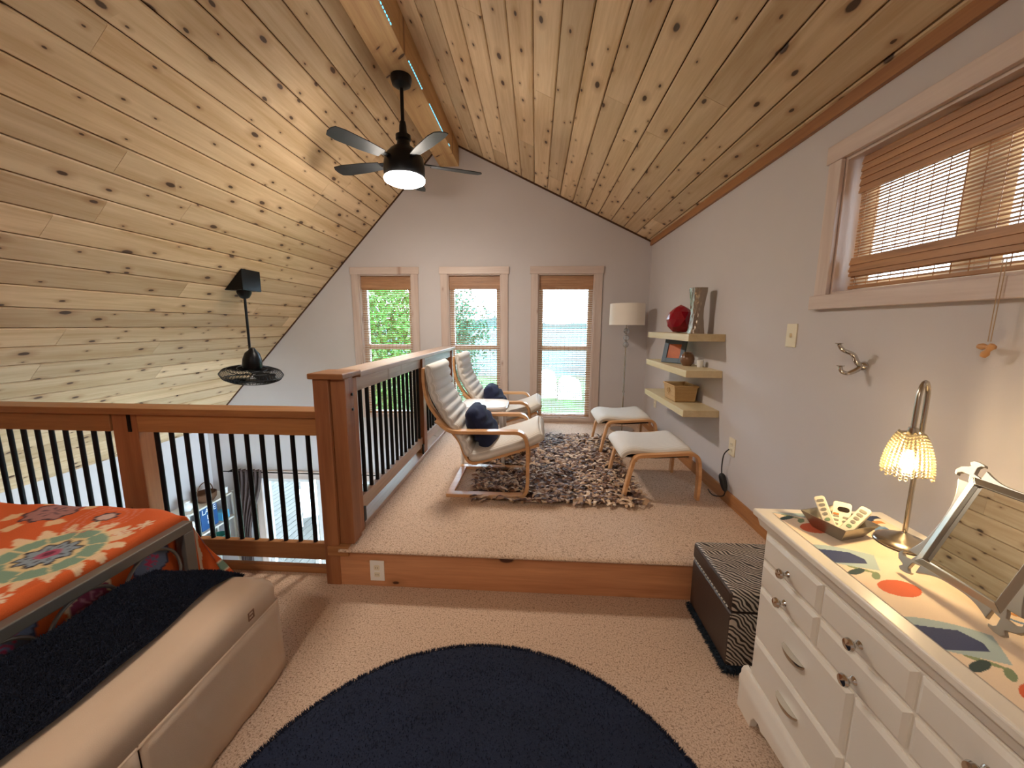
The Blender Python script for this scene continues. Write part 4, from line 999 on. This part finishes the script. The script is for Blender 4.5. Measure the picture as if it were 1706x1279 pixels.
# ------------------------------------------------------------------ ottoman
ot = thing('ottoman', 'zebra print storage ottoman between the dresser and the step', 'ottoman', (.98, 1.61, 0))
OX0, OX1, OY0, OY1 = .788, 1.165, 1.425, 1.80
m_ = MB(); m_.box((OX0, OY0, .03), (OX1, OY1, .268)); m_.cur = 0; o = m_.build('body', ['darkleather', 'zebra'], ot, bevel=.012, seg=3)
for p in o.data.polygons: p.material_index = 1 if abs(p.normal.y) > .5 else 0
m_ = MB(); m_.box((OX0-.003, OY0-.003, .272), (OX1+.003, OY1+.003, .362)); o = m_.build('lid', ['darkleather', 'zebra'], ot, bevel=.022, seg=4)
for p in o.data.polygons: p.material_index = 1 if (abs(p.normal.y) > .5 or p.normal.z > .5) else 0
m_ = MB(); k = 0
for i in range(16):
    y = OY0+.02+i*.0215; m_.box((OX0-.0055, y, .283), (OX0-.002, y+.012, .287))
m_.build('stitching', 'thread', ot, kind='stuff')
def tufts(n, fn, L, wd):
    mb = MB()
    for i in range(n):
        p, d_ = fn(i); p = Vector(p); d_ = Vector(d_).normalized(); s_ = d_.orthogonal().normalized(); s_.rotate(Matrix.Rotation(random.uniform(0, 2*PI), 3, d_))
        l_ = L*random.uniform(.6, 1.2); mb.add([p-s_*wd, p+s_*wd, p+d_*l_], [(0, 1, 2)])
    return mb
def ofr(i):
    e = i % 2; t = random.random()
    if e: return (OX0+random.uniform(-.006, .01), OY0+(OY1-OY0)*t, random.uniform(.004, .035)), (-1+random.uniform(-.3, .3), random.uniform(-.8, .8), random.uniform(-.5, .3))
    return (OX0+(OX1-OX0)*t, OY0+random.uniform(-.006, .01), random.uniform(.004, .035)), (random.uniform(-.8, .8), -1, random.uniform(-.5, .3))
tufts(2600, ofr, .02, .0022).build('fringe', 'bluefringe', ot, fix=False, kind='stuff')
m_ = MB(); m_.box((OX0+.004, OY0+.004, .002), (OX1-.004, OY1-.004, .032)); m_.build('base', 'bluefringe', ot)

# ------------------------------------------------------------------ round navy rug
def circ(p, q, r):
    A = np.array([[q[0]-p[0], q[1]-p[1]], [r[0]-p[0], r[1]-p[1]]])*2
    B = np.array([q[0]**2+q[1]**2-p[0]**2-p[1]**2, r[0]**2+r[1]**2-p[0]**2-p[1]**2]); c = np.linalg.solve(A, B); return c, math.hypot(p[0]-c[0], p[1]-c[1])
(rcx, rcy), RR = circ((-.21, 1.48), (-.906, .975), (.522, 1.06))
rr_ = thing('round_rug', 'round dark navy plush rug on the lower carpet', 'rug', (rcx, rcy, 0))
m_ = MB(); m_.lathe([(RR-.01, .001), (RR, .006), (RR-.002, .014), (RR-.015, .02)]+[(RR*(1-k/14)-.02, .0215+.0012*math.sin(k*2.3)) for k in range(1, 13)]+[(0, .022)], (rcx, rcy, 0), 140); m_.build('backing', 'navyrug', rr_, smooth=True)
def rgf(i):
    a = random.uniform(0, 2*PI); r_ = RR*math.sqrt(random.random()) if i > 9000 else RR-random.uniform(0, .012)
    x, y = rcx+r_*math.cos(a), rcy+r_*math.sin(a); o_ = 1.2 if i <= 9000 else 0
    return (x, y, .017), (o_*math.cos(a)+random.uniform(-.6, .6), o_*math.sin(a)+random.uniform(-.6, .6), 1)
tufts(42000, rgf, .012, .0022).build('pile', 'navyrug', rr_, fix=False, kind='stuff')

# ------------------------------------------------------------------ bed, quilt, bench, throw
bd = thing('bed', 'grey metal bed frame with ringed footboard', 'bed', (-2.5, .8, 0))
BYN, BYF, BXF, BXH = .08, 1.535, -1.51, -3.45; FZ = .54
m_ = MB(); m_.box((BXH, BYN+.03, .22), (BXF-.115, BYF-.03, .54)); m_.build('mattress', 'mattress', bd, bevel=.05, seg=4)
m_ = MB(); m_.box((BXF-.045, BYN-.02, FZ-.042), (BXF, BYF-.03, FZ)); m_.build('foot_rail', 'bedmetal', bd, bevel=.004)
for yy_ in (BYF-.078, BYN-.02):
    m_ = MB(); m_.box((BXF-.045, yy_, 0), (BXF, yy_+.048, FZ-.042)); m_.build('foot_post', 'bedmetal', bd, bevel=.003)
m_ = MB(); m_.box((BXF-.035, BYN+.03, .16), (BXF-.01, BYF-.08, .20)); m_.build('lower_rail', 'bedmetal', bd, bevel=.003)
y = BYF-.08-.125; rad = [.125, .115, .11, .118, .12, .115, .12]
for k in range(6):
    r_ = .115; m_ = MB(); m_.tube([(BXF-.022, y+r_*math.cos(a), .365+r_*math.sin(a)*1.12) for a in [2*PI*i/32 for i in range(32)]], .0062, 8, True); m_.build('ring', 'bedmetal', bd, smooth=True); y -= .232
for yy_ in (BYN+.02, BYF-.06):
    m_ = MB(); m_.box((BXH, yy_, .18), (BXF-.05, yy_+.03, .23)); m_.build('side_rail', 'bedmetal', bd, bevel=.003)
for yy_ in (BYN, BYF-.05):
    m_ = MB(); m_.box((BXH-.04, yy_, 0), (BXH, yy_+.045, .8)); m_.build('head_post', 'bedmetal', bd, bevel=.003)
m_ = MB(); m_.box((BXH-.04, BYN+.045, .755), (BXH, BYF-.05, .80)); m_.build('head_rail', 'bedmetal', bd, bevel=.003)
# quilt
ZQ = .578; xe, ye, yn = BXF-.075, BYF-.02, BYN+.02
nu, nv = 270, 300; U0, U1, V0, V1 = BXH+.15, xe+.36, yn-.35, ye+.50
def drop(d_, r=.05):     # rounded fold: returns (outward, down)
    if d_ <= 0: return 0, 0
    L = r*PI/2
    if d_ < L: a = d_/r; return r*math.sin(a), r*(1-math.cos(a))
    return r, r+(d_-L)
def qf(u, v):
    uu, vv = U0+(U1-U0)*u, V0+(V1-V0)*v
    tq = max(0, min(1, (uu-(xe-.22))/.22)); ye_ = ye-.045*tq*tq
    ox, dx1 = drop(uu-xe, .035); oy, dy1 = drop(vv-ye_, .06); oy2, dy2 = drop(yn-vv, .06)
    dd = max(dx1, dy1, dy2)
    x = min(uu, xe)+ox*(.55 if dy1 < .02 else 1)+(.22*max(0, dy1-.06) if uu > xe else 0); y = min(max(vv, yn), ye_)+oy+.30*max(0, dy1-.06)*(1+.25*math.sin(uu*14))-oy2
    bulge = .012*math.sin(uu*3.1+1)*math.sin(vv*4.0)+.004*math.sin(uu*23+3*math.sin(vv*9))
    return (x, y, ZQ-dd+bulge*(1-min(1, dd/.1)))
m_ = MB(); m_.grid(nu, nv, qf); qo = m_.build('quilt', 'print', smooth='all', fix=False); tag(qo, 'orange quilt with medallion flowers spread over the bed', 'quilt')
uu = np.repeat(U0+(U1-U0)*np.linspace(0, 1, nu), nv); vv = np.tile(V0+(V1-V0)*np.linspace(0, 1, nv), nu)
qc = np.tile(np.array(lin('#d25c22')), (len(uu), 1))
def qp(mask, c): qc[mask] = lin(c)
def medal(cx, cy, R, sch, rot=0.0, st=1.0):
    ct, st_ = math.cos(.62), math.sin(.62); dx, dy = uu-cx, vv-cy
    a_, b_ = (dx*ct-dy*st_)/st, (dx*st_+dy*ct); r = np.hypot(a_, b_)/R; th = np.arctan2(b_, a_)+rot
    if sch == 0:
        qp((r < 1.02+.28*np.abs(np.cos(9*th))**3) & (r > .9), '#e6c6a0'); qp((r < 1.10) & (r > .9) & (np.abs(np.cos(9*th)) < .35), '#d25c22')
        qp(r < .92, '#e0c898'); qp((r < .86) & (r > .56), '#7f9c86'); qp((r < .86) & (r > .56) & (np.abs(np.sin(5*th)) < .12), '#e0c898')
        qp(r < .54+.05*np.cos(10*th), '#dcc492'); qp(r < .46+.06*np.cos(10*th), '#2c2630'); qp(r < .40+.055*np.cos(10*th), '#8b9aa6')
        qp((r < .33) & (np.abs(np.sin(5*th)) < .22) & (r > .2), '#3a3440'); qp(r < .2, '#b0506c'); qp(r < .1, '#6e1c3c')
    elif sch == 1:
        qp((r < 1.05) & (r > .7) & (np.cos(6*th) > .35), '#e2b98c'); qp(r < .62+.06*np.cos(9*th), '#3b2c34'); qp(r < .54+.055*np.cos(9*th), '#a3716a'); qp((r < .3) & (np.sin(7*th) > .6), '#5a4048')
    elif sch == 2:
        for q in (.95, .75, .55): qp((np.abs(r-q) < .035) & (np.cos(30*th) > -.5), '#d77f6a')
        qp(r < .32+.03*np.cos(8*th), '#3b2c34'); qp(r < .24, '#c9a79a')
    elif sch == 3:
        qp(r < 1+.06*np.cos(8*th), '#3a3d52'); qp(r < .86+.08*np.cos(8*th), '#707c94'); qp((r < .4) & (np.cos(12*th) > 0), '#c8486a')
    elif sch == 4:
        qp(r < 1+.07*np.cos(9*th), '#e2c7a0'); qp(r < .85+.08*np.cos(9*th), '#8e3d56'); qp((r < .6) & (np.cos(7*th) > .5), '#c07a86')
medal(-1.77, 1.19, .175, 0, st=1.12); medal(-2.13, 1.475, .15, 1); medal(-1.85, 1.45, .125, 2)
medal(-2.3, 1.05, .17, 1, .5); medal(-2.35, .75, .17, 0); medal(-1.8, .62, .16, 2); medal(-2.7, 1.35, .17, 0); medal(-2.8, .4, .18, 0); medal(-1.75, .2, .15, 1)
for cy, s_, off_ in ((1.36, 3, .12), (1.14, 4, .14), (.92, 3, .10), (.7, 4, .14), (.45, 3, .12)): medal(xe+off_+.04, cy, .075, s_)
for k in range(9): medal(-1.50-.28*k, ye+.20, .07, 4 if k % 2 else 3); medal(-1.64-.28*k, ye+.38, .08, 3 if k % 2 else 4)
for cx, cy in ((xe-.03, 1.40), (-1.66, 1.35), (-2.0, .95), (-1.62, .95)):
    dx, dy = uu-cx, vv-cy; th = np.arctan2(dy, dx); r = np.hypot(dx, dy); qp((r < .035*np.abs(np.cos(3*th))), '#e6cdb0')
qp((vv > ye+.09) & (vv < ye+.115+.008*np.sin(uu*60)), '#e6cdb0'); qp((vv > ye+.29) & (vv < ye+.34), '#7f9c86'); qp((vv > ye+.285) & (vv < ye+.292), '#e6cdb0'); qp((vv > ye+.338) & (vv < ye+.346), '#e6cdb0')
qp(vv > ye+.43, '#4b5f80')
vcolors(qo, np.column_stack([qc, np.ones(len(uu))]))

bn = thing('storage_bench', 'beige slipcovered bench at the foot of the bed', 'bench', (-1.255, .77, 0))
NX0, NX1, NY0, NY1 = -1.485, -1.03, .15, 1.338
m_ = MB()
rings = [(0, .300), (0, .365)] + [(.06*(1-math.cos(a)), .365+.06*math.sin(a)) for a in [PI/2*i/7 for i in range(1, 8)]] + [(.12, .432)]
base_ = rrect((NX1-NX0)/2+.006, (NY1-NY0)/2+.006, .03, 5); nb = len(base_); vs_ = []
for ins, z in rings:
    for u, v in rrect((NX1-NX0)/2+.006-ins, (NY1-NY0)/2+.006-ins, .03+ins*.4, 5): vs_.append(((NX0+NX1)/2+u, (NY0+NY1)/2+v, z))
m_.add(vs_, [(i*nb+k, i*nb+(k+1) % nb, (i+1)*nb+(k+1) % nb, (i+1)*nb+k) for i in range(len(rings)-1) for k in range(nb)]+[tuple((len(rings)-1)*nb+k for k in range(nb)), tuple(range(nb-1, -1, -1))])
m_.build('lid_cover', 'slip', bn, smooth='all')
m_ = MB(); m_.tube([(NX1+.006, NY1+.006, .304), (NX1+.006, NY0-.006, .304), (NX0-.006, NY0-.006, .304), (NX0-.006, NY1+.006, .304)], .004, 6, True); m_.build('piping', 'slip', bn)
m_ = MB(); m_.box((NX0+.01, NY0+.01, .012), (NX1-.012, NY1-.01, .31)); m_.build('box', 'dark', bn)
def skirt(y0, y1, x_, fl):
    m_ = MB(); n = 24
    def fn(u, v):
        y = y0+(y1-y0)*u; z = .303*(1-v)+.008; return (x_+fl*v*.012+.004*v*math.sin(u*9+1)+.002*math.sin(u*31)*v, y, z)
    m_.grid(n, 8, fn); o_ = m_.build('skirt_panel', 'slip', bn, smooth='all', fix=False); so_ = o_.modifiers.new('s', 'SOLIDIFY'); so_.thickness = .004
skirt(.79, NY1, NX1+.003, 1); skirt(NY0, .785, NX1+.003, 1); skirt(NY0, NY1, NX0, -1)
for yy_, sgn in ((NY1, 1), (NY0, -1)):
    m_ = MB(); m_.grid(14, 6, lambda u, v: (NX0+(NX1-NX0)*u, yy_+sgn*(.01*v), .303*(1-v)+.008)); o_ = m_.build('skirt_panel', 'slip', bn, smooth='all', fix=False); so_ = o_.modifiers.new('s', 'SOLIDIFY'); so_.thickness = .004
m_ = MB()
for a, b in (((1.208, .352), (1.212, .384)), ((1.184, .352), (1.188, .384)), ((1.188, .352), (1.208, .356)), ((1.188, .380), (1.208, .384)), ((1.188, .366), (1.208, .370))): m_.box((NX1+.0035, a[0], a[1]-.015), (NX1+.0085, b[0], b[1]-.015))
m_.build('stitched_logo', 'leatherB', bn)
th = thing('fur_throw', 'navy fur throw laid along the slipcovered bench', 'blanket', (-1.32, .8, .42))
TX0, TX1, TY0, TY1 = -1.50, -1.165, .16, 1.352
def tf(u, v, h=0):
    x = TX0+(TX1-TX0)*u; y = TY0+(TY1-TY0)*v
    x += .01*math.sin(y*9)*(u > .9)
    ins = max(.004, min(NY1+.006-y, y-NY0+.006)); lz = .432 if ins > .12 else (.425+.007*(ins-.06)/.06 if ins > .06 else .365+.06*math.sqrt(max(0, 1-(1-ins/.06)**2)))
    z = lz+.016+.006*math.sin(x*19+2*math.sin(y*5))+.004*math.sin(y*23)+h
    return (x, y, z)
m_ = MB(); m_.grid(34, 110, tf); o = m_.build('cloth', 'navythrow', th, smooth='all', fix=False); so = o.modifiers.new('s', 'SOLIDIFY'); so.thickness = .008
def tff(i):
    u, v = random.random(), random.random(); o_ = (random.uniform(-.7, .7), random.uniform(-.7, .7), .8)
    if i < 7000: u = 1-random.random()*.02; o_ = (1, random.uniform(-.9, .9), random.uniform(-.1, .6))
    elif i < 9500: v = 1-random.random()*.012; o_ = (random.uniform(-.9, .9), 1, random.uniform(-.2, .5))
    return tf(u, v), o_
tufts(60000, tff, .011, .0016).build('fur', 'navythrow', th, fix=False, kind='stuff')

# ------------------------------------------------------------------ outdoors
GZ = -3.3
mb = MB(); mb.box((-60, YT+.02, GZ-.3), (60, 36, GZ)); struct('ground', mb, 'lawn', 'green lawn outside the windows')
mb = MB(); mb.box((-900, 36, GZ-.6), (900, 620, GZ-.35)); struct('lake_water', mb, 'lake', 'pale lake beyond the lawn')
mb = MB()
mb.grid(90, 3, lambda u, v: (-900+1800*u, 620+60*v, GZ+(v > 0)*(11+5*math.sin(u*31)+3*math.sin(u*83))))
struct('hills', mb, 'shore', 'hazy wooded far shore of the lake', fix=False)
dk = thing('deck', 'plank deck outside the patio door', 'deck', (-4, 8, -2.86))
base = None; x = -9.0; DZ_ = -2.80
while x < -.5:
    if base is None:
        m_ = MB(); m_.box((0, 0, -.03), (.135, 5.2, 0)); base = m_.build('deck_plank', 'deck', bevel=.003); o = base
    else: o = base.copy(); COL.objects.link(o)
    o.location = (x, YT+.03, DZ_); o.rotation_euler = (0, 0, 0); adopt(o, dk); x += .142
m_ = MB(); m_.box((-9, YT+.03, GZ), (-.6, YT+5.1, DZ_-.05)); m_.build('framing', 'dark', dk)
rl = thing('deck_railing', 'white deck railing beyond the patio door', 'railing', (-5, YT+4.6, DZ_))
m_ = MB(); m_.box((-9, YT+4.55, DZ_+.9), (-.6, YT+4.66, DZ_+.94)); m_.build('cap_rail', 'vinyl', rl)
for k in range(6):
    m_ = MB(); m_.box((-9+k*1.65, YT+4.56, DZ_), (-8.9+k*1.65, YT+4.65, DZ_+.9)); m_.build('post', 'vinyl', rl)
def deck_chair(loc, rz):
    r = thing('deck_chair', 'white slatted chair on the plank deck', 'chair', loc); B = TR(loc, (rz, 'Z'))
    for k in range(5):
        m_ = MB(); m_.obox(B @ TR((-.2+k*.1, -.22, .62), (-.45, 'X')), (.085, .02, .8)); m_.build('back_slat', 'tarp', r)
    for k in range(5):
        m_ = MB(); m_.obox(B @ TR((0, -.05+k*.1, .36+.02*k)), (.5, .085, .02)); m_.build('seat_slat', 'tarp', r)
    for sx in (-.29, .29):
        m_ = MB(); m_.obox(B @ TR((sx, .08, .56)), (.12, .7, .025)); m_.build('arm', 'tarp', r)
        for sy in (-.2, .38): m_ = MB(); m_.obox(B @ TR((sx, sy, .275)), (.06, .06, .55)); m_.build('leg', 'tarp', r)
deck_chair((-4.75, 7.6, DZ_), .6)
def tree(label, base, crown, rad, n, mat, seed):
    rg_ = np.random.default_rng(seed); r = thing('tree', label, 'tree', base)
    m_ = MB(); m_.tube([base, (base[0]*.5+crown[0]*.5+.15, base[1], (base[2]+crown[2])/2), (crown[0], crown[1], crown[2]+rad[2]*.6)], [.22, .16, .03], 10); m_.build('trunk', 'bark', r, smooth=True)
    k = 26; cc = rg_.normal(size=(k, 3)); cc /= np.linalg.norm(cc, axis=1)[:, None]; cc = cc*np.array(rad)*.72*rg_.uniform(.45, 1, (k, 1))+np.array(crown)
    idx = rg_.integers(0, k, n); p = cc[idx]+rg_.normal(size=(n, 3))*np.array(rad)*.16
    d_ = rg_.normal(size=(n, 3)); d_ /= np.linalg.norm(d_, axis=1)[:, None]; e_ = np.cross(d_, rg_.normal(size=(n, 3))); e_ /= np.linalg.norm(e_, axis=1)[:, None]
    s_ = rg_.uniform(.07, .13, (n, 1)); q = np.stack([p-d_*s_, p+e_*s_*.45, p+d_*s_, p-e_*s_*.45], 1).reshape(-1, 3)
    m_ = MB(); m_.v = [tuple(x) for x in q.tolist()]; m_.f = [(4*i, 4*i+1, 4*i+2, 4*i+3) for i in range(n)]; m_.mi = [0]*n; m_.build('foliage', mat, r, fix=False, kind='stuff')
tree('leafy green tree filling the view of the end window', (-6.0, 13.5, GZ), (-6.0, 13.5, .9), (3.2, 2.4, 4.2), 15000, 'leafA', 1)
tree('teal green tree showing in the middle window', (-3.9, 18, GZ), (-3.9, 18, .2), (2.0, 2.0, 3.6), 9000, 'leafB', 2)
tree('broad green tree behind the leafy tree', (-10.5, 19, GZ), (-10.5, 19, 1.5), (4.0, 2.5, 5), 10000, 'leafB', 3)
for (x, y, w_, d_, h_, lab) in ((.85, 25.5, 1.15, 1.4, 1.75, 'tall white tarp covered load standing on the lawn'), (2.25, 25.2, 1.5, 1.4, 1.35, 'low white tarp covered load standing on the lawn')):
    m_ = MB(); m_.grid(16, 16, lambda u, v: (x+(2*u-1)*w_*.5*1.05, y+(2*v-1)*d_*.5*1.05, GZ+h_*(max(0, 1-abs(2*u-1)**5)*max(0, 1-abs(2*v-1)**5))**.4*(1+.06*math.sin(5*u)))); tag(m_.build('covered_load', 'tarp', smooth='all', fix=False), lab, 'tarp')
